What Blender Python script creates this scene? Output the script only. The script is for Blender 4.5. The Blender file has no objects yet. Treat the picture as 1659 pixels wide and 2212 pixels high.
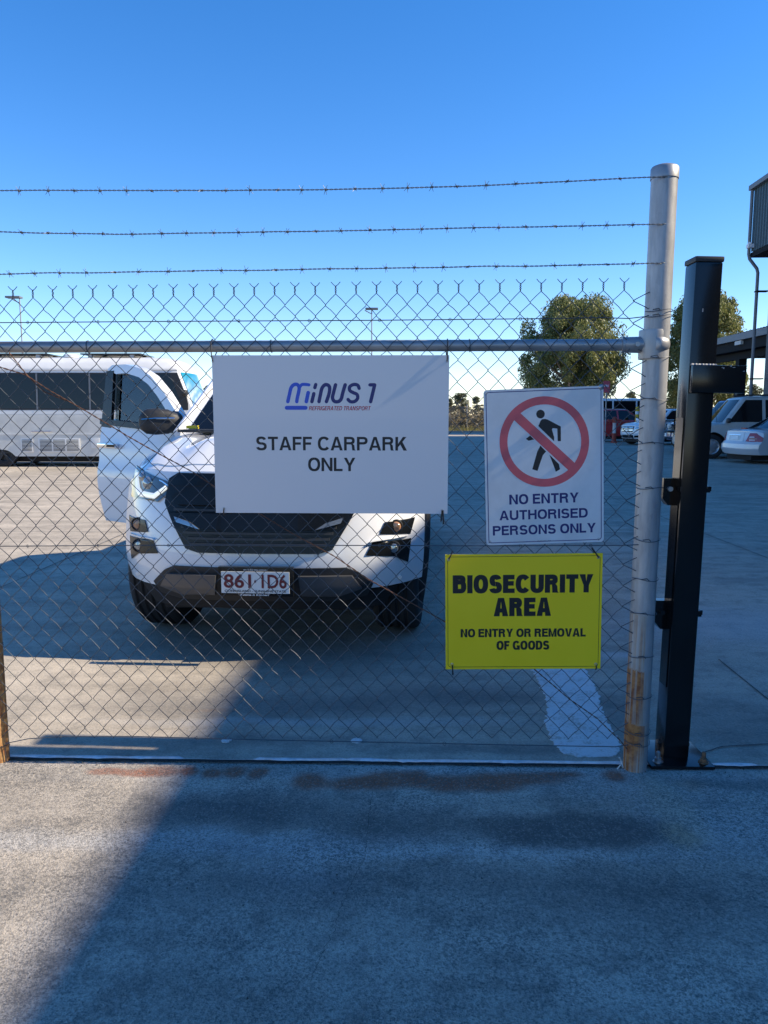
import bpy, bmesh, math, random
from mathutils import Vector, Matrix, noise
R = math.radians
rnd = random.Random(7)
scene = bpy.context.scene
col = scene.collection

# ------------------------------------------------------------------ camera, sky, sun
CAM_H = 1.37
FPX, CX, CY = 1660.0, 829.5, 1106.0            # focal length and centre on a 1659 x 2212 picture
PITCH = math.atan((CY - 897.0) / FPX)
CP, SP = math.cos(PITCH), math.sin(PITCH)
cd = bpy.data.cameras.new('camera')
cam = bpy.data.objects.new('camera', cd)
col.objects.link(cam)
cam.location = (0, 0, CAM_H)
cam.rotation_euler = (math.pi / 2 - PITCH, 0, 0)
cd.sensor_fit = 'VERTICAL'
cd.sensor_height = 24.0
cd.lens = 24.0 * FPX / 2212.0
cd.clip_start = 0.05
cd.clip_end = 3000
scene.camera = cam

SUN_EL, SUN_AZ = R(36.6), R(-3.3)              # azimuth from +X towards +Y
sdir = Vector((math.cos(SUN_EL) * math.cos(SUN_AZ), math.cos(SUN_EL) * math.sin(SUN_AZ), math.sin(SUN_EL)))
world = bpy.data.worlds.new('World')
scene.world = world
world.use_nodes = True
wn = world.node_tree
for n in list(wn.nodes):
    wn.nodes.remove(n)
sky = wn.nodes.new('ShaderNodeTexSky')
sky.sky_type = 'NISHITA'
sky.sun_disc = False
sky.sun_elevation = SUN_EL
sky.sun_rotation = math.pi / 2 - SUN_AZ
sky.air_density = 0.92
sky.dust_density = 0.0
sky.ozone_density = 2.6
hs = wn.nodes.new('ShaderNodeHueSaturation')
hs.inputs['Saturation'].default_value = 1.33
bg = wn.nodes.new('ShaderNodeBackground')
bg.inputs['Strength'].default_value = 0.128
wo = wn.nodes.new('ShaderNodeOutputWorld')
wn.links.new(sky.outputs[0], hs.inputs['Color'])
tint = wn.nodes.new('ShaderNodeVectorMath')
tint.operation = 'MULTIPLY'
tint.inputs[1].default_value = (0.93, 0.90, 1.02)
wn.links.new(hs.outputs[0], tint.inputs[0])
wn.links.new(tint.outputs[0], bg.inputs[0])
wn.links.new(bg.outputs[0], wo.inputs[0])

sl = bpy.data.lights.new('sun', 'SUN')
sl.energy = 4.2
sl.angle = R(0.53)
sl.color = (1.0, 0.87, 0.67)
so = bpy.data.objects.new('sun', sl)
col.objects.link(so)
so.location = (20, 0, 30)
so.rotation_euler = sdir.to_track_quat('Z', 'Y').to_euler()

scene.view_settings.view_transform = 'Standard'
scene.view_settings.look = 'None'
scene.view_settings.gamma = 1.0
scene.view_settings.exposure = 0.88
scene.view_settings.use_curve_mapping = False


# ------------------------------------------------------------------ helpers: points
def ray(px, py):
    dx, dy = (px - CX) / FPX, (CY - py) / FPX
    return Vector((dx, CP + dy * SP, -SP + dy * CP))

def G(px, py, z=0.0):                          # where the sight line meets the ground (or height z)
    d = ray(px, py)
    t = (z - CAM_H) / d.z
    return Vector((0, 0, CAM_H)) + d * t

def A(px, py, Y):                              # the point at distance Y
    d = ray(px, py)
    return Vector((0, 0, CAM_H)) + d * (Y / d.y)

def lerp(a, b, t):
    return a + (b - a) * t

def sstep(a, b, x):
    t = max(0.0, min(1.0, (x - a) / (b - a)))
    return t * t * (3 - 2 * t)

def interp(tab, x):
    if x <= tab[0][0]:
        return tab[0][1]
    for (x0, y0), (x1, y1) in zip(tab, tab[1:]):
        if x <= x1:
            return lerp(y0, y1, (x - x0) / (x1 - x0))
    return tab[-1][1]


# ------------------------------------------------------------------ helpers: objects
def put(o, parent=None):
    col.objects.link(o)
    if parent is not None:
        o.parent = parent
    return o

def tag(o, label=None, cat=None, group=None, kind=None):
    if label: o['label'] = label
    if cat: o['category'] = cat
    if group: o['group'] = group
    if kind: o['kind'] = kind
    return o

def thing(name, label, cat, loc=(0, 0, 0), rot=(0, 0, 0), group=None):
    o = bpy.data.objects.new(name, None)
    o.empty_display_size = 0.2
    col.objects.link(o)
    o.location = loc
    o.rotation_euler = rot
    return tag(o, label, cat, group)

class MB:
    def __init__(self):
        self.v, self.f = [], []
    def add(self, vs, fs):
        b = len(self.v)
        self.v += [tuple(p) for p in vs]
        self.f += [tuple(b + i for i in q) for q in fs]
        return self
    def box(self, a, b):
        (x0, y0, z0), (x1, y1, z1) = a, b
        return self.add([(x0, y0, z0), (x1, y0, z0), (x1, y1, z0), (x0, y1, z0), (x0, y0, z1), (x1, y0, z1), (x1, y1, z1), (x0, y1, z1)],
                        [(0, 3, 2, 1), (4, 5, 6, 7), (0, 1, 5, 4), (1, 2, 6, 5), (2, 3, 7, 6), (3, 0, 4, 7)])
    def tube(self, pts, r, n=8, caps=True):
        pts = [Vector(p) for p in pts]
        rs = r if isinstance(r, (list, tuple)) else [r] * len(pts)
        ref = None
        vs = []
        for i, p in enumerate(pts):
            d = (pts[min(i + 1, len(pts) - 1)] - pts[max(i - 1, 0)])
            if d.length < 1e-9: d = Vector((0, 0, 1))
            d.normalize()
            if ref is None:
                ref = Vector((1, 0, 0)) if abs(d.x) < 0.8 else Vector((0, 1, 0))
            s = ref - d * ref.dot(d)
            if s.length < 1e-6: s = d.orthogonal()
            s.normalize()
            ref = s
            u = d.cross(s)
            for k in range(n):
                a = 2 * math.pi * k / n
                vs.append(p + (s * math.cos(a) + u * math.sin(a)) * rs[i])
        fs = []
        for i in range(len(pts) - 1):
            for k in range(n):
                k2 = (k + 1) % n
                fs.append((i * n + k, i * n + k2, (i + 1) * n + k2, (i + 1) * n + k))
        if caps:
            fs.append(tuple(range(n - 1, -1, -1)))
            fs.append(tuple((len(pts) - 1) * n + k for k in range(n)))
        return self.add(vs, fs)
    def grid(self, rows):                       # list of equal-length rows of points
        n = len(rows[0])
        vs = [p for r in rows for p in r]
        fs = []
        for i in range(len(rows) - 1):
            for k in range(n - 1):
                fs.append((i * n + k, i * n + k + 1, (i + 1) * n + k + 1, (i + 1) * n + k))
        return self.add(vs, fs)
    def lathe(self, prof, n=24, axis='z', c=(0, 0, 0)):   # prof: (r, h)
        vs, fs = [], []
        for r_, h in prof:
            for k in range(n):
                a = 2 * math.pi * k / n
                x, y = r_ * math.cos(a), r_ * math.sin(a)
                if axis == 'z': p = (c[0] + x, c[1] + y, c[2] + h)
                elif axis == 'x': p = (c[0] + h, c[1] + x, c[2] + y)
                else: p = (c[0] + x, c[1] + h, c[2] + y)
                vs.append(p)
        for i in range(len(prof) - 1):
            for k in range(n):
                k2 = (k + 1) % n
                fs.append((i * n + k, i * n + k2, (i + 1) * n + k2, (i + 1) * n + k))
        return self.add(vs, fs)
    def prism(self, poly, h0, h1, fn=lambda x, y, h: (x, y, h)):
        n = len(poly)
        vs = [fn(x, y, h0) for x, y in poly] + [fn(x, y, h1) for x, y in poly]
        fs = [tuple(range(n - 1, -1, -1)), tuple(range(n, 2 * n))]
        for i in range(n):
            j = (i + 1) % n
            fs.append((i, j, n + j, n + i))
        return self.add(vs, fs)
    def build(self, name, mat, parent=None, smooth=35, bevel=0, recalc=True, matrix=None):
        me = bpy.data.meshes.new(name)
        v = [tuple(matrix @ Vector(p)) for p in self.v] if matrix is not None else self.v
        me.from_pydata(v, [], self.f)
        if recalc or bevel:
            bm = bmesh.new()
            bm.from_mesh(me)
            if recalc:
                bmesh.ops.recalc_face_normals(bm, faces=bm.faces)
            if bevel:
                bmesh.ops.bevel(bm, geom=list(bm.edges), offset=bevel, segments=2, profile=0.7, affect='EDGES')
            bm.to_mesh(me)
            bm.free()
        if smooth:
            me.polygons.foreach_set('use_smooth', [True] * len(me.polygons))
            me.set_sharp_from_angle(angle=R(smooth))
        if mat is not None:
            me.materials.append(mat)
        return put(bpy.data.objects.new(name, me), parent)

def share(src, name, parent, loc=(0, 0, 0), rot=None, scale=None):
    o = src.copy()
    col.objects.link(o)
    o.parent = parent
    o.location = loc
    if rot: o.rotation_euler = rot
    if scale: o.scale = scale
    return o


# ------------------------------------------------------------------ helpers: materials
class NT:
    def __init__(self, m):
        m.use_nodes = True
        self.t = m.node_tree
        self.b = self.t.nodes['Principled BSDF']
        self.out = self.t.nodes['Material Output']
    def n(self, typ, ins=None, **props):
        nd = self.t.nodes.new('ShaderNode' + typ)
        for k, v in props.items():
            setattr(nd, k, v)
        for k, v in (ins or {}).items():
            self.set(nd.inputs[k], v)
        return nd
    def set(self, sock, v):
        if isinstance(v, bpy.types.NodeSocket):
            self.t.links.new(v, sock)
        elif isinstance(v, bpy.types.Node):
            self.t.links.new(v.outputs[0], sock)
        else:
            sock.default_value = v
    def noise(self, vec, scale, detail=4, rough=0.55):
        return self.n('TexNoise', {'Vector': vec, 'Scale': scale, 'Detail': detail, 'Roughness': rough})
    def ramp(self, fac, a, b, c0=0.0, c1=1.0):
        return self.n('MapRange', {'Value': fac, 'From Min': a, 'From Max': b, 'To Min': c0, 'To Max': c1}, interpolation_type='SMOOTHSTEP')
    def math(self, op, a, b=0.0):
        return self.n('Math', {0: a, 1: b}, operation=op)
    def mix(self, fac, a, b, blend='MIX'):
        nd = self.t.nodes.new('ShaderNodeMix')
        nd.data_type = 'RGBA'
        nd.blend_type = blend
        self.set(nd.inputs[0], fac)
        for i, v in ((6, a), (7, b)):
            if isinstance(v, tuple) and len(v) == 3: v = v + (1,)
            self.set(nd.inputs[i], v)
        return nd.outputs[2]
    def coord(self):
        return self.n('TexCoord').outputs['Object']

def mat(name, c, rough=0.5, metal=0.0, spec=0.5, coat=0.0, var=0.0, vscale=8.0, bump=0.0, bscale=60.0, emit=0.0):
    m = bpy.data.materials.new(name)
    t = NT(m)
    b = t.b
    c4 = tuple(c) + (1,)
    b.inputs['Base Color'].default_value = c4
    b.inputs['Roughness'].default_value = rough
    b.inputs['Metallic'].default_value = metal
    b.inputs['Specular IOR Level'].default_value = spec
    b.inputs['Coat Weight'].default_value = coat
    b.inputs['Coat Roughness'].default_value = 0.03
    if emit:
        b.inputs['Emission Color'].default_value = c4
        b.inputs['Emission Strength'].default_value = emit
    co = t.coord()
    if var:
        nz = t.noise(co, vscale, 5, 0.6)
        lo = tuple(x * (1 - var) for x in c)
        hi = tuple(min(1, x * (1 + var)) for x in c)
        f = t.ramp(nz.outputs[0], 0.3, 0.7)
        t.set(b.inputs['Base Color'], t.mix(f.outputs[0], lo, hi))
        rr = t.ramp(nz.outputs[0], 0.25, 0.75, max(0.02, rough - 0.08), min(1, rough + 0.08))
        if coat == 0.0: t.set(b.inputs['Roughness'], rr.outputs[0])
    if bump:
        nb = t.noise(co, bscale, 4, 0.6)
        bp = t.n('Bump', {'Height': nb.outputs[0], 'Strength': bump, 'Distance': 0.01})
        t.set(b.inputs['Normal'], bp.outputs[0])
    return m

def glass_mat(name, tint, trans):
    m = bpy.data.materials.new(name)
    t = NT(m)
    tr = t.n('BsdfTransparent', {'Color': tuple(tint) + (1,)})
    gl = t.n('BsdfGlossy', {'Color': (1, 1, 1, 1), 'Roughness': 0.02})
    fr = t.n('LayerWeight', {'Blend': 0.35})
    fac = t.ramp(fr.outputs['Fresnel'], 0.05, 1.0, 1 - trans, 1.0)
    mx = t.n('MixShader', {0: fac.outputs[0], 1: tr.outputs[0], 2: gl.outputs[0]})
    t.set(t.out.inputs[0], mx)
    return m

M = {}
M['white_paint'] = mat('white_car_paint', (0.78, 0.79, 0.80), 0.28, coat=0.9, var=0.02, vscale=3)
M['bus_paint'] = mat('bus_paint', (0.74, 0.74, 0.72), 0.38, coat=0.4, var=0.05, vscale=2.5)
M['bus_lower'] = mat('bus_lower_paint', (0.66, 0.65, 0.60), 0.45, coat=0.2, var=0.08, vscale=3)
M['silver'] = mat('silver_paint', (0.56, 0.57, 0.59), 0.3, metal=0.15, coat=0.8, var=0.02)
M['silver_warm'] = mat('champagne_silver_paint', (0.50, 0.50, 0.47), 0.34, metal=0.15, coat=0.6, var=0.03)
M['blue_paint'] = mat('blue_paint', (0.012, 0.035, 0.25), 0.25, coat=0.9)
M['red_paint'] = mat('red_paint', (0.50, 0.02, 0.02), 0.28, coat=0.8)
M['black_plastic'] = mat('black_plastic', (0.022, 0.023, 0.025), 0.55, var=0.15, vscale=20)
M['gloss_black'] = mat('gloss_black', (0.007, 0.008, 0.009), 0.25, spec=0.25, coat=0.12)
M['satin_grey'] = mat('satin_grey_trim', (0.10, 0.10, 0.105), 0.35, metal=0.3)
M['slat'] = mat('slat_black', (0.03, 0.031, 0.033), 0.4)
M['dark_void'] = mat('dark_interior', (0.012, 0.012, 0.013), 0.8)
M['chrome'] = mat('chrome', (0.75, 0.76, 0.78), 0.10, metal=1.0)
M['rim'] = mat('alloy', (0.52, 0.53, 0.55), 0.3, metal=0.8)
M['tyre'] = mat('tyre_rubber', (0.020, 0.020, 0.021), 0.8, var=0.25, vscale=14, bump=0.3, bscale=70)
M['dark_glass'] = mat('dark_glass', (0.008, 0.010, 0.012), 0.05, spec=0.4)
M['car_glass'] = glass_mat('car_glass', (0.72, 0.80, 0.80), 0.93)
M['lamp_lens'] = mat('lamp_lens', (0.35, 0.38, 0.40), 0.08, metal=0.7, coat=1.0)
M['lamp_dark'] = mat('lamp_housing', (0.06, 0.065, 0.07), 0.15, metal=0.4, coat=1.0)
M['drl'] = mat('running_light', (0.92, 0.97, 0.94), 0.2, coat=0.5, emit=0.35)
M['amber'] = mat('amber_lens', (0.42, 0.22, 0.12), 0.15, coat=0.8)
M['tail_red'] = mat('tail_lamp_red', (0.35, 0.012, 0.010), 0.12, coat=1.0)
M['tail_white'] = mat('tail_lamp_white', (0.7, 0.62, 0.6), 0.15, coat=1.0)
M['plate_white'] = mat('plate_white', (0.80, 0.80, 0.78), 0.4)
M['maroon'] = mat('maroon_print', (0.16, 0.010, 0.018), 0.5)
M['ink'] = mat('black_print', (0.010, 0.010, 0.013), 0.45)
M['white_print'] = mat('white_print', (0.80, 0.80, 0.80), 0.5)
M['sign_white'] = mat('sign_white', (0.66, 0.67, 0.69), 0.32, coat=0.15)
M['sign_white_old'] = mat('sign_white_weathered', (0.66, 0.68, 0.69), 0.42, var=0.07, vscale=7)
M['sign_edge'] = mat('sign_edge', (0.66, 0.67, 0.66), 0.5)
M['sign_red'] = mat('sign_red_faded', (0.62, 0.105, 0.125), 0.45, var=0.08, vscale=9)
M['sign_yellow'] = mat('sign_yellow', (1.0, 0.70, 0.008), 0.4, var=0.02, vscale=6)
M['logo_blue'] = mat('logo_blue', (0.022, 0.085, 0.55), 0.4)
M['logo_navy'] = mat('logo_navy', (0.014, 0.018, 0.14), 0.4)
M['logo_red'] = mat('logo_red', (0.42, 0.010, 0.028), 0.4)
M['galv_wire'] = mat('galvanised_wire', (0.085, 0.093, 0.104), 0.55, metal=0.35, var=0.15, vscale=40)
M['galv_wire_dull'] = mat('dull_galvanised_wire', (0.16, 0.165, 0.17), 0.5, metal=0.5, var=0.2, vscale=40)
M['rust_wire'] = mat('rusty_wire', (0.12, 0.055, 0.032), 0.8, var=0.4, vscale=60)
M['tie'] = mat('black_nylon', (0.010, 0.010, 0.012), 0.45)
M['black_steel'] = mat('black_powdercoat', (0.006, 0.0065, 0.0075), 0.16, spec=0.45, coat=0.05, var=0.1, vscale=3)
M['bare_steel'] = mat('chipped_bare_steel', (0.38, 0.38, 0.38), 0.5, metal=0.5)
M['bolt'] = mat('zinc_bolt', (0.40, 0.41, 0.42), 0.4, metal=0.85)
M['bolt_rust'] = mat('rusty_bolt', (0.20, 0.11, 0.06), 0.8, var=0.4, vscale=60)
M['bark'] = mat('pale_bark', (0.34, 0.27, 0.21), 0.9, var=0.35, vscale=6)
M['cladding'] = mat('teal_cladding', (0.045, 0.085, 0.105), 0.5, var=0.06, vscale=1.5)
M['wall_grey'] = mat('grey_wall_cladding', (0.085, 0.095, 0.105), 0.6, var=0.05)
M['steel_grey'] = mat('grey_painted_steel', (0.16, 0.18, 0.20), 0.5)
M['dark_steel'] = mat('dark_painted_steel', (0.016, 0.018, 0.020), 0.7, spec=0.1)
M['roof_sheet'] = mat('roof_sheeting', (0.26, 0.28, 0.30), 0.45, metal=0.3)
M['pole'] = mat('pole_grey', (0.36, 0.37, 0.38), 0.5, metal=0.4)
M['hydrant_red'] = mat('hydrant_red', (0.40, 0.06, 0.035), 0.6, var=0.2)
M['hydrant_white'] = mat('hydrant_white', (0.62, 0.60, 0.56), 0.6, var=0.1)
M['yellow_paint'] = mat('yellow_paint', (0.72, 0.42, 0.012), 0.5)
M['sticker_yellow'] = mat('sticker_yellow', (0.80, 0.62, 0.02), 0.5)
M['solar'] = mat('solar_panel', (0.012, 0.014, 0.02), 0.2, coat=0.5)
M['kerb'] = mat('kerb_concrete', (0.36, 0.33, 0.29), 0.9, var=0.15)
M['caulk'] = mat('white_sealant', (0.66, 0.67, 0.68), 0.6, var=0.2, vscale=20, bump=0.4, bscale=60)
M['groove'] = mat('joint_gap', (0.018, 0.018, 0.018), 0.95)
M['dirt'] = mat('dark_joint_dirt', (0.07, 0.068, 0.065), 0.95)


def worn_line():
    m = bpy.data.materials.new('white_line_paint')
    t = NT(m)
    co = t.coord()
    a = t.noise(co, 10, 8, 0.75)
    b_ = t.noise(co, 90, 4, 0.8)
    k = t.math('ADD', t.math('MULTIPLY', a.outputs[0], .6).outputs[0], t.math('MULTIPLY', b_.outputs[0], .5).outputs[0])
    c = t.mix(t.ramp(k.outputs[0], 0.53, 0.68).outputs[0], (0.66, 0.66, 0.65), (0.40, 0.36, 0.30))
    t.set(t.b.inputs['Base Color'], c)
    t.b.inputs['Roughness'].default_value = 0.8
    bp = t.n('Bump', {'Height': k.outputs[0], 'Strength': 0.5, 'Distance': 0.006})
    t.set(t.b.inputs['Normal'], bp.outputs[0])
    return m
M['white_line'] = worn_line()

def sunshade():
    m = bpy.data.materials.new('silver_sunshade')
    t = NT(m)
    co = t.coord()
    w = t.n('TexWave', {'Vector': co, 'Scale': 3.2, 'Distortion': 4.0, 'Detail': 3.0}, bands_direction='Y')
    z = t.n('SeparateXYZ', {0: co})
    up = t.ramp(z.outputs[2], 1.9, 2.5)
    c = t.mix(w.outputs[1], (0.30, 0.52, 0.62), (0.85, 0.95, 0.98))
    c = t.mix(up.outputs[0], c, (0.02, 0.42, 0.46))
    t.set(t.b.inputs['Base Color'], c)
    t.b.inputs['Metallic'].default_value = 0.45
    t.b.inputs['Roughness'].default_value = 0.2
    t.b.inputs['Coat Weight'].default_value = 1.0
    bp = t.n('Bump', {'Height': w.outputs[1], 'Strength': 0.6, 'Distance': 0.02})
    t.set(t.b.inputs['Normal'], bp.outputs[0])
    return m
M['sunshade'] = sunshade()

def galv_post(name, rust_top, rust_amt, seed, rust=((0.20, 0.065, 0.024), (0.46, 0.21, 0.075))):
    m = bpy.data.materials.new(name)
    t = NT(m)
    co = t.coord()
    off = t.n('VectorMath', {0: co, 1: (seed, seed * 1.7, 0)}, operation='ADD').outputs[0]
    st = t.n('VectorMath', {0: off, 1: (30, 30, 5)}, operation='MULTIPLY').outputs[0]
    spang = t.n('TexVoronoi', {'Vector': t.n('VectorMath', {0: off, 1: (60, 60, 22)}, operation='MULTIPLY').outputs[0], 'Scale': 1.0})
    streak = t.noise(st, 1.0, 5, 0.6)
    c = t.mix(t.ramp(streak.outputs[0], 0.3, 0.7).outputs[0], (0.29, 0.295, 0.30), (0.44, 0.44, 0.44))
    sv = t.n('SeparateXYZ', {0: spang.outputs['Color']})
    c = t.mix(t.math('MULTIPLY', sv.outputs[0], 0.22).outputs[0], c, (0.56, 0.56, 0.55))
    # rust: runs below each horizontal band, heavier towards the foot, stronger on the weather side
    z = t.n('SeparateXYZ', {0: co})
    run = t.noise(t.n('VectorMath', {0: off, 1: (70, 70, 1.5)}, operation='MULTIPLY').outputs[0], 1.0, 4, 0.55)
    zw = t.math('ADD', z.outputs[2], t.math('MULTIPLY', run.outputs[0], 0.06).outputs[0])
    saw = t.math('FRACT', t.math('MULTIPLY', zw.outputs[0], 4.6).outputs[0])
    sawm = t.ramp(saw.outputs[0], 0.05, 0.98)
    low = t.ramp(z.outputs[2], rust_top, 0.08)
    side = t.ramp(z.outputs[0], 0.05, -0.04)
    s = t.math('ADD', t.math('MULTIPLY', run.outputs[0], 1.0).outputs[0], t.math('MULTIPLY', side.outputs[0], 0.30).outputs[0])
    s = t.math('ADD', s.outputs[0], t.math('MULTIPLY', sawm.outputs[0], 0.13).outputs[0])
    s = t.math('ADD', s.outputs[0], t.math('MULTIPLY', low.outputs[0], 0.30).outputs[0])
    mask = t.math('MULTIPLY', t.ramp(s.outputs[0], 1.06 - rust_amt, 1.30 - rust_amt).outputs[0], t.ramp(z.outputs[2], rust_top + 0.15, rust_top - 0.25).outputs[0])
    fine = t.noise(off, 38, 5, 0.65)
    rc = t.mix(t.ramp(fine.outputs[0], 0.35, 0.65).outputs[0], rust[0], rust[1])
    halo = t.math('MULTIPLY', t.ramp(s.outputs[0], 0.92 - rust_amt, 1.15 - rust_amt).outputs[0], t.ramp(z.outputs[2], rust_top + 0.15, rust_top - 0.25).outputs[0])
    c = t.mix(t.math('MULTIPLY', halo.outputs[0], 0.32).outputs[0], c, (0.42, 0.33, 0.20))
    c = t.mix(mask.outputs[0], c, rc)
    t.set(t.b.inputs['Base Color'], c)
    met = t.ramp(mask.outputs[0], 0.0, 1.0, 0.35, 0.0)
    t.set(t.b.inputs['Metallic'], met.outputs[0])
    t.set(t.b.inputs['Roughness'], t.ramp(mask.outputs[0], 0.0, 1.0, 0.46, 0.9).outputs[0])
    bp = t.n('Bump', {'Height': fine.outputs[0], 'Strength': 0.12, 'Distance': 0.004})
    t.set(t.b.inputs['Normal'], bp.outputs[0])
    return m
M['post_right'] = galv_post('galvanised_post', 0.80, 0.14, 3.0, ((0.24, 0.075, 0.026), (0.46, 0.19, 0.06)))
M['post_left'] = galv_post('rusted_galvanised_post', 3.0, 0.46, 11.0, ((0.34, 0.14, 0.05), (0.60, 0.34, 0.12)))
M['galv_rail'] = mat('galvanised_rail', (0.36, 0.365, 0.37), 0.42, metal=0.5, var=0.15, vscale=9)

def leaf_mat(name, a, b, c):
    m = bpy.data.materials.new(name)
    t = NT(m)
    co = t.coord()
    n1 = t.noise(co, 0.9, 3, 0.6)
    n2 = t.noise(co, 9.0, 2, 0.6)
    k = t.mix(t.ramp(n1.outputs[0], 0.35, 0.65).outputs[0], a, b)
    k = t.mix(t.ramp(n2.outputs[0], 0.45, 0.75).outputs[0], k, c)
    t.set(t.b.inputs['Base Color'], k)
    t.b.inputs['Roughness'].default_value = 0.5
    tr = t.n('BsdfTranslucent', {'Color': k})
    mx = t.n('MixShader', {0: 0.32, 1: t.b.outputs[0], 2: tr.outputs[0]})
    t.set(t.out.inputs[0], mx)
    return m
M['gum_leaf'] = leaf_mat('gum_leaf', (0.13, 0.165, 0.045), (0.24, 0.25, 0.08), (0.38, 0.355, 0.15))
M['far_leaf'] = leaf_mat('far_leaf', (0.08, 0.095, 0.045), (0.125, 0.13, 0.065), (0.20, 0.18, 0.09))
M['scrub_leaf'] = leaf_mat('scrub_leaf', (0.13, 0.10, 0.05), (0.17, 0.14, 0.075), (0.26, 0.21, 0.12))
M['grass_leaf'] = leaf_mat('grass_leaf', (0.18, 0.17, 0.045), (0.25, 0.22, 0.07), (0.34, 0.28, 0.11))


# ------------------------------------------------------------------ ground
def ground_mat(name, apron):
    m = bpy.data.materials.new(name)
    t = NT(m)
    co = t.coord()
    wob = t.noise(co, 3.0, 6, 0.68)
    wv = t.n('VectorMath', {0: wob.outputs['Color'], 1: (0.5, 0.5, 0.5)}, operation='SUBTRACT').outputs[0]
    big = t.noise(co, 0.55, 5, 0.6)
    med = t.noise(t.n('VectorMath', {0: co, 1: (0.9, 3.4, 1)}, operation='MULTIPLY').outputs[0], 1.0, 6, 0.65)
    fine = t.noise(co, 55, 5, 0.75)
    speck = t.n('TexVoronoi', {'Vector': co, 'Scale': 190.0 if apron else 110.0, 'Randomness': 1.0})
    if apron:
        lo, hi = (0.38, 0.328, 0.262), (0.68, 0.59, 0.475)
    else:
        lo, hi = (0.37, 0.318, 0.25), (0.64, 0.55, 0.43)
    f = t.math('ADD', t.math('MULTIPLY', big.outputs[0], 0.45).outputs[0], t.math('MULTIPLY', med.outputs[0], 0.55).outputs[0])
    c = t.mix(t.ramp(f.outputs[0], 0.34, 0.66).outputs[0], lo, hi)

    mott = t.noise(co, 5.5, 9, 0.74)
    c = t.mix(t.ramp(mott.outputs[0], 0.53, 0.36, 0.0, 0.55 if apron else 0.40).outputs[0], c, (0.15, 0.135, 0.115))
    c = t.mix(t.ramp(mott.outputs[0], 0.56, 0.70, 0.0, 0.40).outputs[0], c, (0.62, 0.55, 0.46))

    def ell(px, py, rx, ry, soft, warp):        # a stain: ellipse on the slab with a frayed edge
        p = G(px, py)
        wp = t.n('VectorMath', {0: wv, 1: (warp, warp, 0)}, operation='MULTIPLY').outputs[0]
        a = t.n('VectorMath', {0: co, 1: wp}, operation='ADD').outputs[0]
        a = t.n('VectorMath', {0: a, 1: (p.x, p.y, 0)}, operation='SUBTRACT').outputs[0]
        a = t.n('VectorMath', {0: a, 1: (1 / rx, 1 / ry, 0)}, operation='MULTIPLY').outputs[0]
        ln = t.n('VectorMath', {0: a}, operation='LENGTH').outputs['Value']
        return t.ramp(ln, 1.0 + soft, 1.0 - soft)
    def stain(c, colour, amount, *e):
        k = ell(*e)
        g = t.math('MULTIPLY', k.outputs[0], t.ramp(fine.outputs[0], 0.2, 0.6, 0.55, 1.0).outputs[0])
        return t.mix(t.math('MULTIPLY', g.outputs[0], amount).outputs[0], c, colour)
    if apron:
        dark = (0.085, 0.083, 0.079)
        pale = (0.62, 0.62, 0.61)
        c = stain(c, pale, 0.45, 300, 1815, 0.9, 0.055, 0.7, 0.25)
        c = stain(c, pale, 0.40, 900, 1840, 0.8, 0.040, 0.7, 0.25)
        c = stain(c, pale, 0.35, 640, 1885, 0.16, 0.10, 0.8, 0.3)
        c = stain(c, pale, 0.40, 1600, 1790, 0.28, 0.16, 0.8, 0.3)
        c = stain(c, pale, 0.30, 1450, 1690, 0.5, 0.12, 0.8, 0.2)
        c = stain(c, pale, 0.30, 640, 1662, 1.6, 0.07, 0.6, 0.1)
        c = stain(c, dark, 0.92, 1235, 1790, 0.34, 0.115, 0.35, 0.16)
        c = stain(c, dark, 0.75, 480, 1750, 0.34, 0.11, 0.6, 0.2)
        c = stain(c, dark, 0.65, 860, 1780, 0.25, 0.11, 0.6, 0.2)
        c = stain(c, dark, 0.40, 900, 1900, 0.75, 0.08, 0.7, 0.35)
        c = stain(c, dark, 0.45, 1400, 1950, 0.45, 0.12, 0.7, 0.25)
        c = stain(c, dark, 0.60, 1590, 1690, 0.16, 0.045, 0.6, 0.15)
        c = stain(c, dark, 0.35, 350, 1940, 0.5, 0.10, 0.8, 0.25)
        c = stain(c, (0.60, 0.50, 0.37), 0.85, 1452, 1740, 0.075, 0.22, 0.45, 0.10)
        c = stain(c, (0.40, 0.28, 0.17), 0.45, 1490, 1695, 0.06, 0.05, 0.5, 0.10)
        c = stain(c, (0.52, 0.38, 0.22), 0.7, 1470, 1800, 0.05, 0.08, 0.5, 0.10)
        c = stain(c, (0.36, 0.30, 0.22), 0.5, 300, 1662, 0.7, 0.05, 0.6, 0.1)
        rust = (0.34, 0.105, 0.040)
        for e in ((230, 1664, .06, .022), (292, 1668, .07, .022), (345, 1664, .07, .03), (408, 1665, .03, .03), (456, 1670, .035, .03), (506, 1668, .04, .035),
                  (558, 1672, .03, .035), (666, 1684, .055, .05), (770, 1690, .11, .045), (850, 1682, .12, .05), (905, 1680, .04, .045), (960, 1690, .07, .05),
                  (1050, 1690, .12, .05), (1120, 1678, .16, .04), (1215, 1670, .07, .02), (1325, 1672, .035, .035)):
            c = stain(c, rust, 1.0 if e[0] > 400 else 0.8, e[0], e[1], e[2] * 1.15, e[3] * 1.3, 0.5, 0.09)
    else:
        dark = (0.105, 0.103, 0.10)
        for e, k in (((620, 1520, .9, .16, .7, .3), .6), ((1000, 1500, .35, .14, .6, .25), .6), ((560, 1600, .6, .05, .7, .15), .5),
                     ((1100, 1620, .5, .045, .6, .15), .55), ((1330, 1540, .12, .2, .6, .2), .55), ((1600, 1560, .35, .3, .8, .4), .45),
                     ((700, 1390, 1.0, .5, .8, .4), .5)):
            c = stain(c, dark, k, *e)
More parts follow.
